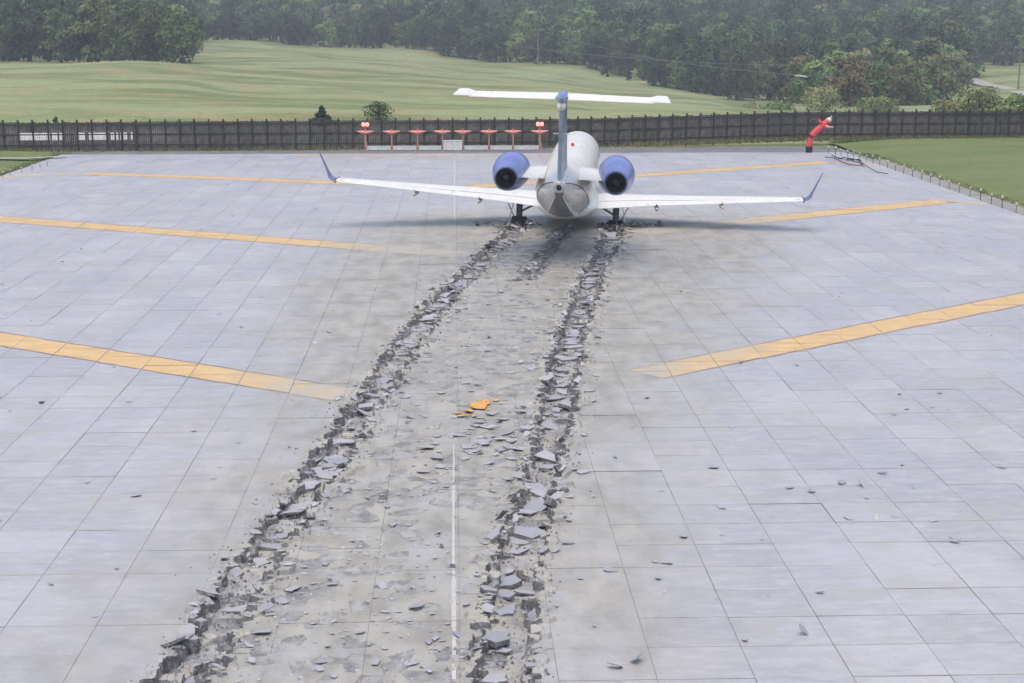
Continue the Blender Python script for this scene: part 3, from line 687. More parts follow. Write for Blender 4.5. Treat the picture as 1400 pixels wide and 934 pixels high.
# aerofoil surfaces
def foil(n=12, t=.12):
    up = []
    for k in range(n+1):
        x = .5*(1-math.cos(PI*k/n)); y = 5*t*(.2969*math.sqrt(x)-.126*x-.3516*x*x+.2843*x**3-.1036*x**4); up.append((x, y))
    lo = [(x, -y*.75) for x, y in up[1:-1]][::-1]
    return up+lo            # chordwise from the leading edge
def surf(stations, t=.12, m=0, b=None, x0=0., x1=1.):
    """stations: (leading edge point, chord, span-normal vector); chord runs aft (-y)"""
    b = b or MB(); rings = []
    for le, ch, nv, tt in stations:
        nv = Vector(nv).normalized()
        rings.append([Vector(le)+Vector((0,-x*ch,0))+nv*(y*ch*tt/t) for x, y in foil(12, t)])
    return b.loft(rings, True, m)
DIH = R(5.0)
for s in (-1, 1):
    zz = lambda x: 1.20 + (x-1.)*math.tan(DIH)
    lei = lambda x: float(np.interp(x, [.6, 9.75], [3.55, -.45])); ch = lambda x: float(np.interp(x, [.6, 3.1, 9.75], [4.6, 3.05, 1.10]))
    st = [(x, lei(x), ch(x)) for x in (.6, 1.2, 2., 3.1, 5., 7., 8.6, 9.75)]
    nv = (-s*math.sin(DIH), 0, math.cos(DIH))
    w = surf([((s*x, l, zz(x)), c, nv, .125 if x < 4 else .11) for x, l, c in st]).build('wing', M['white'], jet, True)
    for x0, x1, nm in ((1.35, 3.7, 'flap'), (3.8, 6.4, 'flap'), (6.5, 9.4, 'aileron')):
        rings = []
        for x in (x0, x1):
            c = ch(x)*.26; yte = lei(x)-ch(x); z = zz(x)-.01; d = .09 if nm == 'flap' else .0
            rings.append([Vector((s*x, yte+c+.02, z+.05+.028*ch(x)*.6)), Vector((s*x, yte-.12 if nm == 'flap' else yte-.03, z+.012)), Vector((s*x, yte-.12 if nm == 'flap' else yte-.03, z-.006)), Vector((s*x, yte+c+.02, z-.03))])
        MB().loft(rings).build(nm, M['white'], w)
    for x in (3.75, 6.45):
        yte = lei(x)-ch(x)
        MB().tube([(s*x, yte+1.5, zz(x)-.13), (s*x, yte+.9, zz(x)-.2), (s*x, yte+.1, zz(x)-.19), (s*x, yte-.32, zz(x)-.14)], [.03, .10, .09, .015], 8).build('flap_track_fairing', M['white'], w, True)
    for fr_ in (.735,):
        ln = [(s*x, lei(x)-fr_*ch(x), zz(x)+ch(x)*(.058 if fr_ < .5 else .036)*(.125 if x < 4 else .11)/.12+.004) for x in np.linspace(1.3, 9.6, 12)]
        MB().tube(ln, .006, 4).build('panel_seam', M['seam'], w)
    for x in (3.72, 6.45):
        MB().tube([(s*x, lei(x)-q*ch(x), zz(x)+.012+ch(x)*.12*(1-q)*.42) for q in (.73, .86, 1.)], .012, 4).build('panel_seam', M['seam'], w)
    # winglet: short blend then a raked fin
    tip = []
    for dx, dz, back, c in ((0.,0.,0.,1.10),(.14,.03,.06,1.04),(.26,.14,.16,.95),(.36,.36,.36,.52),(.54,.86,.70,.32),(.66,1.18,.90,.20)):
        nvv = (-s*math.sin(min(1.2, math.atan2(dz*2+.05, .4))), 0, .35+(1-min(1, dz*2))*.65); tip.append(((s*(9.76+dx), lei(9.75)-back, zz(9.75)+dz), c, nvv, .05))
    surf(tip).build('winglet', M['navy'], w, True)
    MB().box((s*9.74, lei(9.75)-.55, zz(9.75)), (.03, 1.13, .15)).build('winglet_joint', M['seam'], w)
    # engine on its pylon
    ex, ez, y0 = s*1.98, 3.28, -10.05
    e = bpy.data.objects.new('engine', None); COL.objects.link(e); e.parent = jet; e.location = (ex, 0, ez)
    MB().lathe([(.405,y0),(.44,y0+.02),(.50,y0+.55),(.60,y0+1.4),(.685,y0+2.3),(.70,y0+3.1),(.665,y0+3.8),(.60,y0+4.12),(.53,y0+4.17),(.47,y0+4.05),(.46,y0+3.4)], 40, 'y').build('nacelle', M['blue'], e, True)
    MB().lathe([(.40,y0+.0),(.405,y0-.05),(.375,y0-.05),(.355,y0+.25),(.34,y0+.8)], 36, 'y').build('exhaust_nozzle', M['steel'], e, True)
    MB().lathe([(.37,y0+.30),(.0,y0+.30)], 32, 'y').build('exhaust_duct', M['black'], e)
    MB().lathe([(.20,y0+.29),(.17,y0+.1),(.05,y0-.12),(0,y0-.15)], 24, 'y').build('exhaust_cone', M['black'], e, True)
    MB().lathe([(.47,y0+3.5),(.0,y0+3.5)], 32, 'y').build('fan', M['black'], e)
    MB().lathe([(.702,y0+3.05),(.708,y0+3.08),(.702,y0+3.11)], 40, 'y').build('cowl_seam', M['seam'], e)
    rings = []
    for x, l, c in ((.62, -5.9, 3.75), (1.1, -6.1, 3.45), (1.55, -6.35, 3.05)):
        rings.append([Vector((s*x-ex, l-u*c, v*c+ .02-.02*(x-.6))) for u, v in foil(10, .10)])
    MB().loft(rings).build('pylon', M['white'], e, True)
    # main landing gear
    g = bpy.data.objects.new('main_gear', None); COL.objects.link(g); g.parent = jet; g.location = (s*2.05, -.05, -.13)
    MB().tube([(0,0,1.42),(0,0,.75),(0,0,.72),(0,0,.38)], [.14,.13,.09,.085], 12).build('strut', M['steel'], g, True)
    MB().tube([(0,0,.95),(-s*.75,.05,1.35)], .045, 8).build('side_brace', M['steel'], g)
    MB().tube([(0,-.05,.62),(0,-.42,.86),(0,-.12,1.2)], .03, 6).build('torque_link', M['steel'], g)
    MB().tube([(s*.1,0,.5),(s*.50,.0,1.32)], .022, 6).build('drag_rod', M['steel'], g)
    MB().box((s*.34,.05,1.02), (.03,.75,.62), Matrix.Rotation(s*R(-14), 3, 'Y')).build('gear_door', M['white'], g)
    MB().tube([(-.36,0,.385),(.36,0,.385)], .06, 10).build('axle', M['steel'], g)
    for t in (-1, 1):
        MB().lathe([(.20,-.11),(.33,-.115),(.375,-.08),(.388,0),(.375,.08),(.33,.115),(.20,.11)], 28, 'x', (t*.21,0,.385)).build('tyre', M['tyre'], g, True)
        MB().lathe([(0,-.07),(.10,-.09),(.2,-.06),(.205,.06),(.10,.09),(0,.07)], 20, 'x', (t*.21,0,.385)).build('wheel_hub', M['hub'], g, True)
# fin, rudder, T-tail
zv = lambda t: 3.30 + t*3.05
def fin_ring(z, yl_, yt, th):
    c = yl_-yt; return [Vector((v*c*th/.10, yl_-u*c, z)) for u, v in [(x, y if k <= 12 else -y/.75*-1*-1) for k, (x, y) in enumerate(foil(12, .10))]]
def vfoil(z, yl_, yt, half):
    n = 10; up = []
    for k in range(n+1):
        x = .5*(1-math.cos(PI*k/n)); up.append((x, 5*(.2969*math.sqrt(x)-.126*x-.3516*x*x+.2843*x**3-.1036*x**4)))
    mx = max(y for _, y in up); c = yl_-yt
    ring = [Vector((half*y/mx, yl_-x*c, z)) for x, y in up] + [Vector((-half*y/mx, yl_-x*c, z)) for x, y in up[1:-1]][::-1]
    return ring
fin = MB().loft([vfoil(3.0,-5.4,-10.6,.17), vfoil(3.5,-6.9,-10.9,.155), vfoil(4.6,-8.4,-11.35,.14), vfoil(6.15,-10.1,-12.0,.135)]).build('tail_fin', M['finblue'], jet, True)
b = MB(); rings = []
for z, ya, yb, h in ((3.42,-10.45,-11.35,.125),(4.6,-10.95,-11.9,.11),(5.95,-11.6,-12.55,.105)):
    rings.append([Vector((-h,ya,z)), Vector((-.055,yb,z)), Vector((.055,yb,z)), Vector((h,ya,z))])
b.loft(rings).build('rudder', M['finpale'], fin)
MB().tube([(-.27,-11.75,5.1),(.27,-11.75,5.1)], .022, 6).build('antenna_bar', M['white'], fin)
MB().lathe([(.02,-13.1),(.10,-12.9),(.165,-12.4),(.19,-11.6),(.18,-10.6),(.12,-9.9),(.02,-9.5)], 20, 'y', (0,0,6.36)).build('bullet_fairing', M['finblue'], fin, True)
MB().lathe([(.02,-12.85),(.14,-12.7),(.16,-12.2),(.15,-11.4),(.05,-10.9)], 16, 'y', (0,0,6.08)).build('lower_fairing', M['white'], fin, True)
for s in (-1, 1):
    st = surf([((s*x, l, 6.38), c, (0,0,1), .10) for x, l, c in ((.1,-10.35,1.62),(1.8,-10.85,1.42),(3.45,-11.35,1.20),(3.66,-11.5,1.0))]).build('stabilizer', M['white'], jet, True)
    rings = []
    for x, ya, yb in ((.22,-11.75,-12.52),(3.15,-12.08,-12.78)):
        rings.append([Vector((s*x,ya,6.475)), Vector((s*x,yb,6.325)), Vector((s*x,yb,6.305)), Vector((s*x,ya,6.34))])
    MB().loft(rings).build('elevator', M['white'], st)
    rings = []
    for x, top in ((3.05,6.45),(3.28,6.52),(3.60,6.51),(3.70,6.40)):
        rings.append([Vector((s*x,-11.5,top)), Vector((s*x,-12.75,6.36)), Vector((s*x,-12.75,6.34)), Vector((s*x,-11.5,6.34))])
    MB().loft(rings).build('elevator_horn', M['white'], st)
# nose gear
g = bpy.data.objects.new('nose_gear', None); COL.objects.link(g); g.parent = jet; g.location = (0, 14.3, 0)
MB().tube([(0,0,1.5),(0,-.1,.75),(0,-.12,.25)], [.07,.07,.05], 10).build('strut', M['steel'], g, True)
for t in (-1, 1):
    MB().lathe([(.12,-.07),(.22,-.075),(.245,0),(.22,.075),(.12,.07),(.0,.05)], 22, 'x', (t*.15,-.12,.27)).build('tyre', M['tyre'], g, True)

# ---------------------------------------------------------------- perimeter fence: posts, rails and a slatted panel for every bay
M['fence'] = simple('dark_weathered_board', (.055,.052,.055), .8, 0, .35, 3., .3); M['post'] = simple('dark_fence_post', (.045,.042,.045), .8); M['board'] = simple('white_board', (.70,.70,.68), .6, 0, .1)
FP = [(-52,104.9),(-30,106.0),(-8.5,107.0),(3,107.7),(14,109.2),(25,109.9),(40,110.4),(62,111.2)]
def fence_at(s):
    acc_ = 0
    for a, c in zip(FP, FP[1:]):
        L = math.dist(a, c)
        if s <= acc_+L or c == FP[-1]: t = (s-acc_)/L; return a[0]+(c[0]-a[0])*t, a[1]+(c[1]-a[1])*t
        acc_ += L
FL = sum(math.dist(a, c) for a, c in zip(FP, FP[1:])); BAY = .96
fence = bpy.data.objects.new('board_fence', None); COL.objects.link(fence); fence.location = (0, 107, 0)
tag(fence, 'long dark weathered board fence with posts and rails behind the paving', 'fence')
nbay = int(FL/BAY); rf = random.Random(5)
post_me = MB().box((0,0,.97), (.11,.11,2.2)).box((0,0,2.085), (.13,.13,.035)).mesh('post', M['post'])
fmat = [simple('dark_weathered_board_%s' % k, tuple(q*f for q in (.098,.089,.090)), .85, 0, .3, 2.5, .2) for k, f in (('a', .8), ('b', 1.0), ('c', 1.25))]
def zf(x): return -.14 + (.34 if x > 24 else .34*max(0, (x-10)/14))
pan_cache = {}
def panel_mesh(kind, opens=None, v=0):
    rr = random.Random(100+v); b = MB(); n = 8; w = BAY/n
    for i in range(n):
        x = -BAY/2+(i+.5)*w; h = 1.93+rr.uniform(-.03, .03); m = 0; dy = rr.uniform(-.008, .008); bw = w*rr.uniform(.86, .95)
        if opens and opens[i]:
            b.box((x, dy, .40), (bw, .022, .72)).box((x, dy, (1.24+h)/2), (bw, .022, h-1.24)); b.box((x+w*.42, dy, 1.0), (w*rr.uniform(.05,.2), .022, .5))
        else: b.box((x, dy, .02+h/2), (bw, .022, h))
    return b.mesh('board_panel', fmat[v % 3])
for k in range(6): pan_cache[k] = panel_mesh('plain', None, k)
rail_me = MB().box((0,0,0), (BAY-.115,.05,.075)).mesh('rail', M['post'])
for i in range(nbay+1):
    x, y = fence_at(i*BAY); z = zf(x)
    link('post', post_me, fence, (x, y-107+rf.uniform(-.01,.01), z), (rf.uniform(-.012,.012), rf.uniform(-.012,.012), 0))
    if i == nbay: break
    x2, y2 = fence_at((i+1)*BAY); mx, my = (x+x2)/2, (y+y2)/2; rz = math.atan2(y2-y, x2-x)
    px, _ = to_px(mx, my, 1)
    me = pan_cache[rf.randrange(6)]
    hit = [(28, 62, 1.), (62, 82, .75), (104, 140, .9), (152, 180, .65)]
    pr = max([q for a, c, q in hit if a < px < c] or [0])
    if pr:
        me = panel_mesh('open', [rf.random() < pr for _ in range(8)], i)
    tag(link('board_panel', me, fence, (mx, my-107+.045, (z+zf(x2))/2), (0, 0, rz)), kind='stuff')
    for h in (.42, 1.12, 1.78): link('rail', rail_me, fence, (mx, my-107-.005, (z+zf(x2))/2+h), (0, 0, rz))
# pale low wall standing behind the gaps in the fence, seen through missing board ends
bw = bpy.data.objects.new('white_barrier', None); COL.objects.link(bw); bw.location = (-26, 107.9, -.1); tag(bw, 'low white barrier seen through gaps at the left end of the fence', 'barrier')
for k in range(5): MB().box((-3.2+k*2.2, 0, .86), (2.16, .06, .74), Matrix.Rotation(R(-25), 3, 'X')).build('barrier_panel', M['board'], bw); MB().box((-4.28+k*2.2, .06, .6), (.1, .1, 1.3)).build('post', M['board'], bw)

# ---------------------------------------------------------------- localizer antenna row
M['ared'] = simple('red_antenna_paint', (.62,.10,.08), .45, 0, .15); M['apink'] = simple('faded_red_antenna_paint', (.78,.34,.28), .5, 0, .2); M['apost'] = simple('faded_red_post_paint', (.50,.25,.22), .5, 0, .25)
def lamp_mat():
    t = NT('lit_red_lamp'); t.fin((.9,.12,.08), .3); t.b.inputs['Emission Color'].default_value = (1,.25,.20,1); t.b.inputs['Emission Strength'].default_value = 1.6; return t.mat
M['lamp'] = lamp_mat()
AX = [gnd(px, 203.5)[0] for px in (500.5, 536, 571, 605, 633, 668.5, 701.5, 738)]; AY = 105.6; az = -.12
names = ['leftmost red antenna of the row, two lit lamps on top', 'second red antenna from the left in the row before the fence', 'third red antenna from the left in the row before the fence', 'red antenna at the left end of the white cabinet', 'red antenna at the right end of the white cabinet',
         'third red antenna from the right in the row before the fence', 'second red antenna from the right in the row before the fence', 'rightmost red antenna of the row, two lit lamps on top, beside the tail fin']
for i, x in enumerate(AX):
    a_ = bpy.data.objects.new('localizer_antenna', None); COL.objects.link(a_); a_.location = (x, AY, az)
    tag(a_, names[i], 'antenna', 'localizer antennas before the fence')
    w = .062 if i in (0, 7) else .042
    MB().box((0,0,.60), (w*2,w*2,1.2)).box((0,0,.02), (.3,.3,.04)).build('post', M['apost'], a_)
    # boat-shaped radome: wide, pointed ends, thick middle
    rings = []
    for t in np.linspace(-1, 1, 11):
        r = max(.02, (1-abs(t)**2.2)); rings.append([(t*.62, .16*r*math.cos(q)+0, 1.26+ .02*abs(t)*3 + (.115*r)*math.sin(q) - .03*r) for q in np.linspace(0, 2*PI, 10, endpoint=False)])
    MB().loft(rings).build('radome', M['apink'], a_, True)
    MB().lathe([(.10,-.02),(.10,.1),(.06,.15),(0,.16)], 12, 'z', (0,0,1.30)).build('feed_cap', M['ared'], a_, True)
    MB().box((0,.02,1.13), (.5,.1,.06)).build('bracket', M['ared'], a_)
    if i in (0, 7):
        MB().box((0,0,1.5), (.05,.05,.26)).box((0,0,1.62), (.42,.06,.05)).build('lamp_bracket', M['ared'], a_)
        MB().box((.09 if i == 0 else .11, 0, .3), (.05,.05,.6)).build('conduit', M['apost'], a_)
        for t in (-1, 1):
            MB().lathe([(.06,0),(.115,.05),(.13,.13),(.11,.21),(.05,.255),(0,.26)], 14, 'z', (t*.13,0,1.64)).build('lamp', M['lamp'], a_, True)
cab = bpy.data.objects.new('equipment_cabinet', None); COL.objects.link(cab); cab.location = ((AX[3]+AX[4])/2, AY, az); tag(cab, 'white square equipment cabinet in the middle of the antenna row', 'cabinet')
cw = AX[4]-AX[3]-.12
MB().box((0,0,.36), (cw,.4,.62)).build('body', M['board'], cab); MB().box((0,0,.685), (cw+.04,.46,.03)).build('lid', M['board'], cab)
MB().box((0,-.208,.36), (.012,.012,.56)).build('door_seam', M['seam'], cab)
for q in (-1, 1): MB().box((q*(cw/2-.1),0,.025), (.08,.3,.05)).build('foot', M['steel'], cab)
pos_l = ['leftmost', 'second from the left', 'third from the left', None, 'third from the right', 'second from the right', 'rightmost']
for i in range(7):
    if i == 3: continue
    L = AX[i+1]-AX[i]-.16
    d = bpy.data.objects.new('cable_tray', None); COL.objects.link(d); d.location = ((AX[i]+AX[i+1])/2, AY, az); tag(d, 'low white cable tray between antenna posts, %s of the six' % pos_l[i], 'cable tray', 'white trays between the antennas')
    MB().box((0,0,.20), (L,.12,.24)).build('tray', M['board'], d); MB().box((0,0,.332), (L+.02,.16,.02)).build('cover', M['board'], d)
    for q in (-1, 1): MB().box((q*(L/2-.2),.0,.04), (.06,.1,.08)).build('foot', M['steel'], d)

# ---------------------------------------------------------------- red inflatable tube dancer
M['dred'] = simple('red_nylon', (.68,.075,.085), .55, 0, .12, 3., .2); M['dwhite'] = simple('pale_nylon', (.75,.70,.62), .6); M['blk'] = simple('black_plastic', (.02,.02,.022), .5)
dx, dy = gnd(1106, 208.5); dn = bpy.data.objects.new('inflatable_dancer', None); COL.objects.link(dn); dn.location = (dx, dy, 0); dn.scale = (.93, .93, .93)
tag(dn, 'red inflatable tube dancer bent to the right at the far corner', 'inflatable dancer')
MB().lathe([(.20,0),(.23,.02),(.24,.40),(.21,.44),(.0,.44)], 20, 'z').build('blower', M['blk'], dn, True)
bp = [(0,0,.42),(.02,0,.62),(.06,0,.82),(.10,0,1.0),(.18,0,1.18),(.32,0,1.36),(.52,0,1.54),(.74,0,1.73),(.95,0,1.92),(1.14,0,2.09),(1.27,0,2.20)]
rad = [.20,.215,.20,.215,.225,.235,.225,.23,.22,.22,.19]; rad = [r*(1+.05*(-1)**i) for i, r in enumerate(rad)]
MB().tube(bp, rad, 16).build('body', M['dred'], dn, True)
MB().tube([(1.24,0,2.17),(1.36,0,2.28),(1.42,0,2.33)], [.17,.19,.13], 14).build('head', M['dwhite'], dn, True)
for k in range(7):
    a = 2*PI*k/7; MB().tube([(1.40,.10*math.sin(a),2.33+.08*math.cos(a)),(1.50+.04*math.sin(a*3),.2*math.sin(a),2.42+.15*math.cos(a))], [.03,.008], 5).build('hair_streamer', M['dwhite'], dn)
MB().tube([(.92,-.1,1.98),(.72,-.14,2.10),(.62,-.15,2.22),(.60,-.15,2.32)], [.11,.10,.09,.05], 10).build('arm', M['dred'], dn, True)
MB().tube([(1.05,-.14,1.86),(1.28,-.18,1.77),(1.48,-.2,1.78),(1.62,-.2,1.76)], [.10,.08,.06,.02], 10).build('arm', M['apink'], dn, True)

# ---------------------------------------------------------------- markers along the edges, cable tangle
M['mwhite'] = simple('marker_white', (.62,.62,.58), .6)
mk_post = MB().tube([(0,0,-.1),(0,0,.52)], .022, 6).box((0,0,-.06), (.12,.12,.06)).mesh('stake', M['blk']); mk_cap = MB().lathe([(.025,.50),(.045,.53),(.055,.60),(.045,.66),(0,.68)], 10, 'z').mesh('reflector', M['mwhite'], True)
def marker(x, y, z, label, group, s=1.):
    o = bpy.data.objects.new('edge_marker', None); COL.objects.link(o); o.location = (x, y, z); o.scale = (s, s, s); o.rotation_euler = (random.uniform(-.06,.06), random.uniform(-.06,.06), 0)
    tag(o, label, 'marker', group); link('stake', mk_post, o); link('reflector', mk_cap, o)
MO = 'first second third fourth fifth sixth seventh eighth ninth tenth eleventh twelfth thirteenth fourteenth fifteenth sixteenth seventeenth eighteenth nineteenth twentieth twenty-first twenty-second twenty-third'.split()
for i, px in enumerate((1389,1370,1355,1340.5,1326,1311.5,1297.5,1284.5,1272,1260,1247.5,1235.5,1224,1213,1203,1193.5,1184,1175,1167,1159,1150,1142,1133)):
    py = float(np.interp(px, [1133,1150,1203,1260,1326,1390], [210.5,213.5,227,246,268,291]))
    x, y = gnd(px, py); marker(x, y, 0, 'nearest white tipped marker stake along the right edge, at the frame edge' if i == 0 else 'white tipped marker stake, %s from the near end of the right edge row' % MO[i], 'marker stakes along the right edge', random.uniform(.68, .88))
for i, (px, py) in enumerate(((4,243),(14,240),(30,236.5),(44,233),(55,230),(65,227))):
    x, y = gnd(px, py); marker(x, y, -.05, 'small white tipped marker stake at the left paving edge, %s from the left' % MO[i], 'marker stakes along the left edge', .62)
M['cable'] = simple('black_cable', (.035,.033,.035), .7)
for k, lab in enumerate(('long dark hose in the tangle at the far right corner of the paving', 'coiled dark hose in the tangle at the far right corner', 'thin dark hose lying across the far right corner')):
    rr = random.Random(40+k)
    if k == 0: pts = [gnd(px, py, .06) for px, py in ((1128,216),(1140,218),(1152,222),(1163,226),(1172,229),(1180,227),(1176,223),(1164,220))]
    elif k == 1: pts = [(23.6+t*.07+rr.uniform(-.25,.25), 97.4-t*.16+rr.uniform(-.9,.9)) for t in range(16)]
    else: pts = [gnd(px, py, .05) for px, py in ((1146,219),(1153,217.5),(1160,220),(1168,219),(1174,222),(1180,225),(1184,230),(1200,236),(1214,239))]
    tag(MB().tube([(x, y, .06+rr.uniform(0, .12)) for x, y in pts], .03 if k < 2 else .022, 6).build('dark_hose', M['cable'], None, True), lab, 'hose')

# ---------------------------------------------------------------- utility poles and wires beyond the field
M['wood'] = simple('pole_wood', (.20,.18,.16), .85, 0, .25, 3); M['wire'] = simple('wire_metal', (.30,.31,.33), .4, .6)
def pole(px, base_py, top_py, D, label):
    X, zt = aty(px, top_py, D); z0 = terr1(X, D); o = bpy.data.objects.new('utility_pole', None); COL.objects.link(o); o.location = (X, D, z0); h = zt-z0
    tag(o, label, 'utility pole')
    MB().tube([(0,0,-.3),(0,0,h)], [.20,.13], 10).build('shaft', M['wood'], o, True); MB().box((0,-.12,h-.6), (2.6,.12,.14)).build('crossarm', M['wood'], o)
    for q in (-1.15, -.6, .6, 1.15): MB().lathe([(.05,0),(.09,.06),(.05,.14),(.08,.2),(0,.24)], 8, 'z', (q,-.12,h-.53)).build('insulator', M['mwhite'], o, True)
    return (X, D, z0+h-.3)
p1 = pole(735.5, 84, 38, 415, 'thin pale utility pole at the wood edge above the tail'); p2 = pole(1396, 118, 62, 330, 'dark utility pole at the right edge of the frame')
def wire(a, c, sag, label, r=.035):
    pts = [Vector(a).lerp(Vector(c), t)+Vector((0,0,-sag*4*t*(1-t))) for t in np.linspace(0, 1, 24)]
    tag(MB().tube(pts, r, 5).build('overhead_wire', M['wire'], None, True), label, 'wire')
xa, za = aty(955, 84, 270); xb, zb = aty(1150, 106, 240); wire(p1, (xb, 240, zb), 2.2, 'upper overhead wire crossing before the right wood'); wire((xa-30, 285, za+2.2), (p2[0], p2[1], p2[2]-1), 3.0, 'lower overhead wire crossing before the right wood')
xs0, zs0 = aty(1086, 103.5, 252); xs1, zs1 = aty(1104, 105.5, 249.5); tag(MB().tube([(xs0,252,zs0),((xs0+xs1)/2,250.7,(zs0+zs1)/2+.06),(xs1,249.5,zs1)], [.06,.13,.06], 8).build('wire_sleeve', M['mwhite'], None, True), 'white sleeve hanging on the overhead wire', 'wire sleeve')
ribbon('farm_track', [gnd(px, py, -7.0) for px, py in ((1290,101),(1327,109),(1350,114),(1375,121),(1400,131),(1440,150),(1500,185))], 3.4, M['path'], .22)

# ---------------------------------------------------------------- trees
def leaf_mat(name, c0, c1, c2):
    t = NT(name); oi = t.n('ShaderNodeObjectInfo').outputs['Random']; P = t.objc(); n = t.noise(P, .9, 3., .6); w = t.noise(P, 5., 2.)
    c = t.mix(t.ramp(n, .35, .65), c0, c1); c = t.mix(t.ramp(w, .52, .7, 0, .6), c, c2)
    hs = t.n('ShaderNodeHueSaturation'); t.set(hs.inputs['Color'], c); t.set(hs.inputs['Value'], t.ramp(oi, 0., 1., .62, 1.5)); t.set(hs.inputs['Hue'], t.ramp(t.white(oi), 0., 1., .475, .515)); hs.inputs['Saturation'].default_value = 1.05
    return t.fin(hs.outputs[0], .7, 0, .25)
LM = [leaf_mat('oak_leaves', (0.041,0.068,0.030), (0.074,0.115,0.046), (0.115,0.149,0.068)), leaf_mat('ash_leaves', (0.085,0.133,0.053), (0.151,0.209,0.080), (0.227,0.265,0.113)), leaf_mat('cedar_needles', (0.027,0.049,0.030), (0.049,0.078,0.046), (0.068,0.101,0.057)),
      leaf_mat('turning_leaves', (0.133,0.118,0.057), (0.209,0.161,0.085), (0.246,0.141,0.095)), leaf_mat('olive_leaves', (0.141,0.161,0.071), (0.227,0.246,0.113), (0.284,0.284,0.151))]
M['bark'] = simple('tree_bark', (.075,.065,.055), .9, 0, .3, 3, .5)
def crown_mesh(seed, h, w, nl, nleaf, leaf, mat, conical=0.):
    r = np.random.default_rng(seed); base = h*.02; C = []; 
    for k in range(nl):
        t = (k+.5)/nl; z = base + (h-base)*(.03+.93*t); env = math.sin(PI*min(1, .12+.86*t))**.55 if not conical else (1-t)**.8*1.05+.06
        a = r.uniform(0, 2*PI); q = math.sqrt(r.random())*w/2*env*.78; s = w*(.17+.12*r.random())*(.55+.45*env)*(1-.3*conical)
        if conical: env = (1-t)*.95+.03; s = w*(.09+.07*r.random())*(.25+.75*env); q = w/2*env*r.uniform(.3, .95)
        C.append((q*math.cos(a), q*math.sin(a), min(z, h-s*.75), s))
    C.append((0, 0, base+(h-base)*(.3 if conical else .5), w*(.2 if conical else .30))); C = np.array(C)
    per = r.choice(len(C), nleaf, p=C[:,3]**2/(C[:,3]**2).sum())
    d = r.normal(size=(nleaf, 3)); d /= np.linalg.norm(d, axis=1)[:,None]; d[:,2] = np.where(d[:,2] < -.35, -d[:,2], d[:,2])
    rad = (.72+.36*r.random(nleaf)**.7)*C[per,3]; P = C[per,:3]+d*rad[:,None]*np.array([1,1,.82])
    nrm = d + r.normal(size=(nleaf, 3))*.34; nrm /= np.linalg.norm(nrm, axis=1)[:,None]
    u = np.cross(nrm, r.normal(size=(nleaf, 3))); u /= np.linalg.norm(u, axis=1)[:,None]; v = np.cross(nrm, u)
    s = leaf*(.6+.8*r.random(nleaf))[:,None]; u = u*s; v = v*s*.75
    V = np.stack([P-u, P-v*.9, P+u*.9, P+v], 1).reshape(-1, 3); F = np.arange(nleaf*4).reshape(-1, 4)
    return np_mesh('crown', V, F, mat)
def trunk_mesh(seed, h, w):
    rr = random.Random(seed); b = MB(); r0 = .022*h+.06
    b.tube([(0,0,-.4),(rr.uniform(-.1,.1),0,h*.25),(rr.uniform(-.2,.2),.1,h*.5),(0,.1,h*.85)], [r0*1.3,r0,r0*.7,r0*.15], 8)
    for k in range(6):
        a = rr.uniform(0, 2*PI); z = h*rr.uniform(.2, .6); q = w*rr.uniform(.25, .4); b.tube([(0,0,z),(q*.5*math.cos(a),q*.5*math.sin(a),z+h*.1),(q*math.cos(a),q*math.sin(a),z+h*.22)], [r0*.5,r0*.3,r0*.08], 6)
    return b.mesh('trunk', M['bark'], True)
SPEC = [(10.5,8.5,16,0),(12.,9.,18,0),(9.5,9.5,17,1),(11.5,7.5,16,1),(11.,5.5,16,2),(9.,8.,15,3),(10.,8.8,16,4),(12.5,10.,20,0)]
PROTO = []
for k, (h, w, nl, mi) in enumerate(SPEC):
    PROTO.append((crown_mesh(200+k, h, w, nl, 2400, .31, LM[mi], 1. if mi == 2 else 0.), trunk_mesh(300+k, h, w), h, w, mi))
KN = ['dark oak', 'dark tall oak', 'mid green ash', 'slim green ash', 'dark conical cedar', 'reddish brown turning tree', 'olive green tree', 'broad dark oak']
first = {}
def tree(k, x, y, s, label, group, name='woodland_tree', zoff=0., sx=1.):
    o = bpy.data.objects.new(name, None); COL.objects.link(o); o.location = (x, y, terr1(x, y)-.2+zoff); o.scale = (s*sx, s*sx, s); o.rotation_euler = (0, 0, random.uniform(0, 2*PI))
    tag(o, label, 'tree', group); c = link('crown', PROTO[k][0], o); link('trunk', PROTO[k][1], o)
    first.setdefault(k, c); return o
rt = random.Random(77)
# edge of the wood along the top of the meadow
ORD = 'first second third fourth fifth sixth seventh eighth ninth tenth eleventh twelfth thirteenth fourteenth fifteenth sixteenth seventeenth eighteenth nineteenth twentieth'.split()
ORD += ['twenty-'+o for o in ORD[:9]] + ['thirtieth'] + ['thirty-'+o for o in ORD[:9]] + ['fortieth'] + ['forty-'+o for o in ORD[:9]]
def edge_row(pts, n, ks, label, group, hs=(.8, 1.15), jit=6):
    for i in range(n):
        t = (i+.5)/n; px = np.interp(t, [p[0] for p in pts], [p[1] for p in pts]); D = np.interp(t, [p[0] for p in pts], [p[2] for p in pts]) + rt.uniform(-jit*.2, jit)
        X, _ = aty(px+rt.uniform(-4, 4), 80, D); k = rt.choices(range(8), ks)[0]; tree(k, X, D, rt.uniform(*hs), label % (KN[k], ORD[i]), group)
edge_row([(0,262,484),(.35,480,474),(.7,700,434),(1,900,385)], 44, (4,3,3,2,2,.4,.5,3), '%s at the upper meadow edge, %s from the left in that row', 'trees along the meadow edge', (.62, .95), 9)
edge_row([(0,-40,300),(.5,120,296),(1,252,290)], 17, (4,4,1,1,3,0,.3,4), '%s behind the left grassy mound, %s from the left there', 'trees behind the left mound', (.75, 1.15), 26)
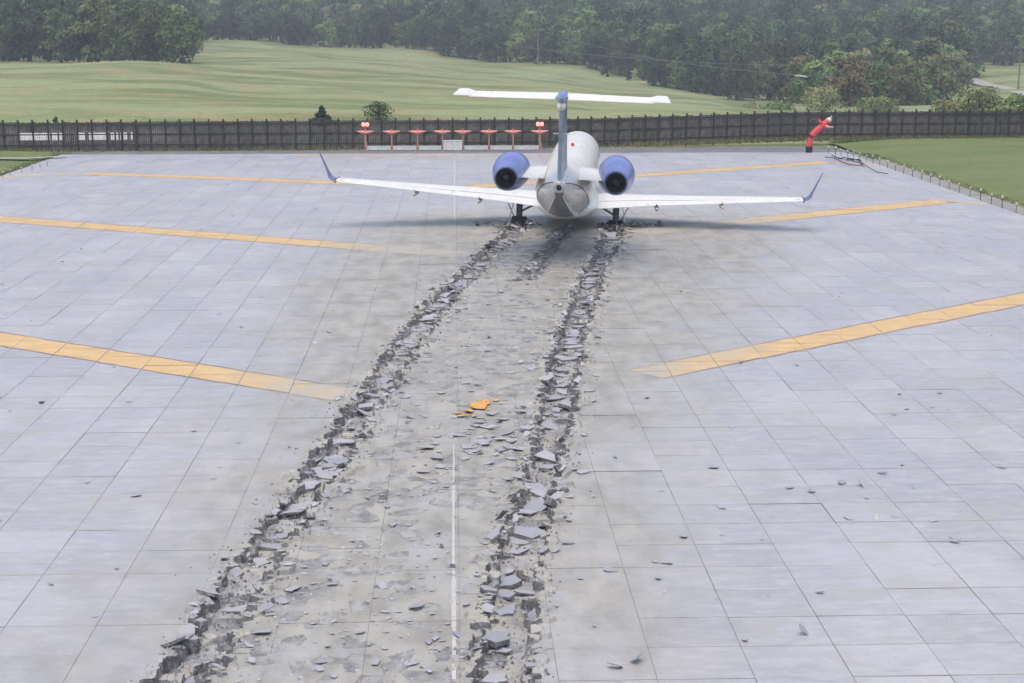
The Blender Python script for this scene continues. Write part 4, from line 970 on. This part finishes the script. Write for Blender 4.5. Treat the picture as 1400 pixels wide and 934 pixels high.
edge_row([(0,890,372),(.4,1010,322),(.7,1170,302),(1,1318,306)], 26, (3,3,3,3,1,1.6,2,2), '%s in the wood behind the right fence, %s from the left there', 'trees behind the fence at right', (.85, 1.2), 34)
edge_row([(0,1085,262),(.5,1180,258),(1,1290,268)], 11, (0,0,3,2,0,3,4,0), '%s before the right wood near the dancer, %s from the left there', 'front trees right of the dancer', (.75, 1.1), 16)
edge_row([(0,1330,440),(1,1480,440)], 9, (4,3,1,1,4,0,0,3), '%s beyond the far right field, %s from the left there', 'trees beyond the right field', (.8, 1.1), 12)
# shrubs near the fence
def shrub(px, py_top, D, w, mi, label, seed, name='shrub', nleaf=1500, hmin=1.2, leaf=.11):
    X, zt = aty(px, py_top, D); z0 = terr1(X, D); h = max(hmin, zt-z0)
    o = bpy.data.objects.new(name, None); COL.objects.link(o); o.location = (X, D, z0-.1); tag(o, label, 'shrub')
    link('crown', crown_mesh(seed, h, w, 44 if name == 'young_pine' else 22, nleaf, leaf, LM[mi], 1. if name == 'young_pine' else 0.), o); link('stem', trunk_mesh(seed, h, w*.8), o)
shrub(440, 142, 121, 2.2, 2, 'small dark pine showing above the fence left of the antennas', 901, 'young_pine', 3000, leaf=.09)
shrub(516, 138, 123, 2.5, 0, 'round dark bush showing above the fence over the leftmost antenna', 902, nleaf=900, leaf=.08)
shrub(76, 160, 118, .5, 2, 'tiny dark sapling tip above the left end of the fence', 903, 'sapling', 300)
for i, (px, pt, D, w, mi, lab) in enumerate(((1345,118,165,6.5,4,'wide olive shrub at the right edge of the frame behind the fence'),(1300,136,175,5,4,'olive shrub behind the fence under the farm track'),(1392,128,160,5,1,'green shrub behind the fence at the right frame edge'),
        (1065,140,215,4.5,1,'low green shrub at the foot of the wood left of the dancer'),(1030,146,225,4,4,'low olive shrub at the end of the meadow'),(1130,118,230,7,4,'broad olive shrub before the wood behind the dancer'),(1200,132,215,6,1,'mid green shrub behind the fence right of the dancer'))):
    shrub(px, pt, D, w, mi, lab, 910+i, nleaf=2400, leaf=.16)
# the wood behind: one mass, instanced from crowns of the trees in view
pts = []
for _ in range(60000):
    D = 300 + 620*rt.random()**.8; px = rt.uniform(-260, 1660)
    lim = np.interp(px, [-300,262,270,480,700,900,1010,1170,1318,1325,1700], [325,325,500,490,450,405,352,335,340,452,452])
    if D < lim: continue
    # open patch at the far left edge
    X = ((px-700)/F_PX+math.tan(YAW))*D
    pts.append((X, D))
    if len(pts) > 3600: break
P = np.array(pts); Z = terrain(P[:,0], P[:,1])-.5
fme = bpy.data.meshes.new('distant_wood'); fme.from_pydata(np.column_stack([P, Z]).tolist(), [], [])
wood = link('distant_wood', fme); tag(wood, 'dense misty wood covering the hillside behind the meadow', 'wood', kind='stuff')
ng = bpy.data.node_groups.new('wood_scatter', 'GeometryNodeTree')
ng.interface.new_socket('Geometry', in_out='INPUT', socket_type='NodeSocketGeometry'); ng.interface.new_socket('Geometry', in_out='OUTPUT', socket_type='NodeSocketGeometry')
gi, go = ng.nodes.new('NodeGroupInput'), ng.nodes.new('NodeGroupOutput'); jn = ng.nodes.new('GeometryNodeJoinGeometry')
for k in sorted(first):
    for rep in range(1 if SPEC[k][3] in (3, 4) else 3):
        oi = ng.nodes.new('GeometryNodeObjectInfo'); oi.inputs['Object'].default_value = first[k]; oi.inputs['As Instance'].default_value = True; ng.links.new(oi.outputs['Geometry'], jn.inputs[0])
mp = ng.nodes.new('GeometryNodeMeshToPoints'); iop = ng.nodes.new('GeometryNodeInstanceOnPoints'); iop.inputs['Pick Instance'].default_value = True
ng.links.new(gi.outputs[0], mp.inputs[0]); ng.links.new(mp.outputs[0], iop.inputs['Points']); ng.links.new(jn.outputs[0], iop.inputs['Instance'])
rv = ng.nodes.new('FunctionNodeRandomValue'); rv.data_type = 'FLOAT_VECTOR'; rv.inputs[0].default_value = (0,0,0); rv.inputs[1].default_value = (0,0,6.28); ng.links.new(rv.outputs[0], iop.inputs['Rotation'])
rs = ng.nodes.new('FunctionNodeRandomValue'); rs.data_type = 'FLOAT'; rs.inputs[2].default_value = .75; rs.inputs[3].default_value = 1.35
ng.links.new(rs.outputs[1], iop.inputs['Scale']); ng.links.new(iop.outputs[0], go.inputs[0])
md = wood.modifiers.new('scatter', 'NODES'); md.node_group = ng

# ---------------------------------------------------------------- grass tufts on the verges and under the fence
def tufts(name, n, gen, hh, mats, wblade=.03):
    V, F, mi = [], [], []
    for i in range(n):
        x, y, z, s = gen(); 
        for q in range(4):
            a = rt.uniform(0, 2*PI); h = hh*s*rt.uniform(.5, 1.1); bx, by = x+rt.uniform(-.06,.06), y+rt.uniform(-.06,.06); wv = wblade*rt.uniform(.6, 1.4)
            o = len(V); V += [(bx-wv*math.cos(a), by-wv*math.sin(a), z-.02), (bx+wv*math.cos(a), by+wv*math.sin(a), z-.02), (bx+h*.35*math.sin(a*3), by+h*.35*math.cos(a*5), z+h)]; F.append((o, o+1, o+2)); mi.append(rt.randrange(len(mats)))
    return tag(link(name, np_mesh(name, np.array(V), np.array(F), mats, mi)), kind='stuff')
GM = [simple('grass_blade_green', (.125,.17,.055), .8), simple('grass_blade_olive', (.16,.18,.07), .8), simple('grass_blade_straw', (.30,.25,.13), .85)]
def g_right():
    y = 62+48*rt.random(); x = 26.7+ rt.random()**1.6*min(20., .17*y+8); return x, y, float(rfn(np.array(x), np.array(y))), rt.uniform(.4, 1.)

def g_fence():
    s = rt.uniform(20, FL-18); x, y = fence_at(s); px = to_px(x, y, 0)[0]
    w = 1. if (px > 1110 or px < 60) else .35
    if rt.random() > w: s = FL-18-rt.random()*32; x, y = fence_at(s)
    return x, y-.15-abs(rt.gauss(0, .35)), zf(x), rt.uniform(.4, 1.3)
tufts('fence_foot_grass', 4200, g_fence, .30, GM)
def g_edge():
    y = 66+36*rt.random(); x = 26.35+abs(rt.gauss(0, .35)); return x, y, float(rfn(np.array(x), np.array(y)))+.02, rt.uniform(.5, 1.2)
tufts('verge_grass', 1600, g_edge, .06, GM)
def g_left():
    y = 84+20*rt.random(); x = -25.4-rt.random()**1.5*9; return x, y, float(lfn(np.array(x), np.array(y))), rt.uniform(.4, 1.)
def g_left_edge():
    y = 84+20*rt.random(); x = -25.35-abs(rt.gauss(0, .4)); return x, y, float(lfn(np.array(x), np.array(y)))+.02, rt.uniform(.5, 1.2)
tufts('verge_grass', 900, g_left_edge, .06, GM)

# ---------------------------------------------------------------- damp air
hz = MB().box((0, 700, 58), (2600, 1480, 156)).build('haze', None); hz.data.materials.clear()
hm = bpy.data.materials.new('damp_air'); hm.use_nodes = True; ht = hm.node_tree; ht.nodes.clear()
ho = ht.nodes.new('ShaderNodeOutputMaterial'); hv = ht.nodes.new('ShaderNodeVolumePrincipled'); hv.inputs['Color'].default_value = (.84,.91,1.,1); hv.inputs['Density'].default_value = .00062; hv.inputs['Anisotropy'].default_value = .2
ht.links.new(hv.outputs[0], ho.inputs['Volume']); hz.data.materials.append(hm); tag(hz, kind='stuff')
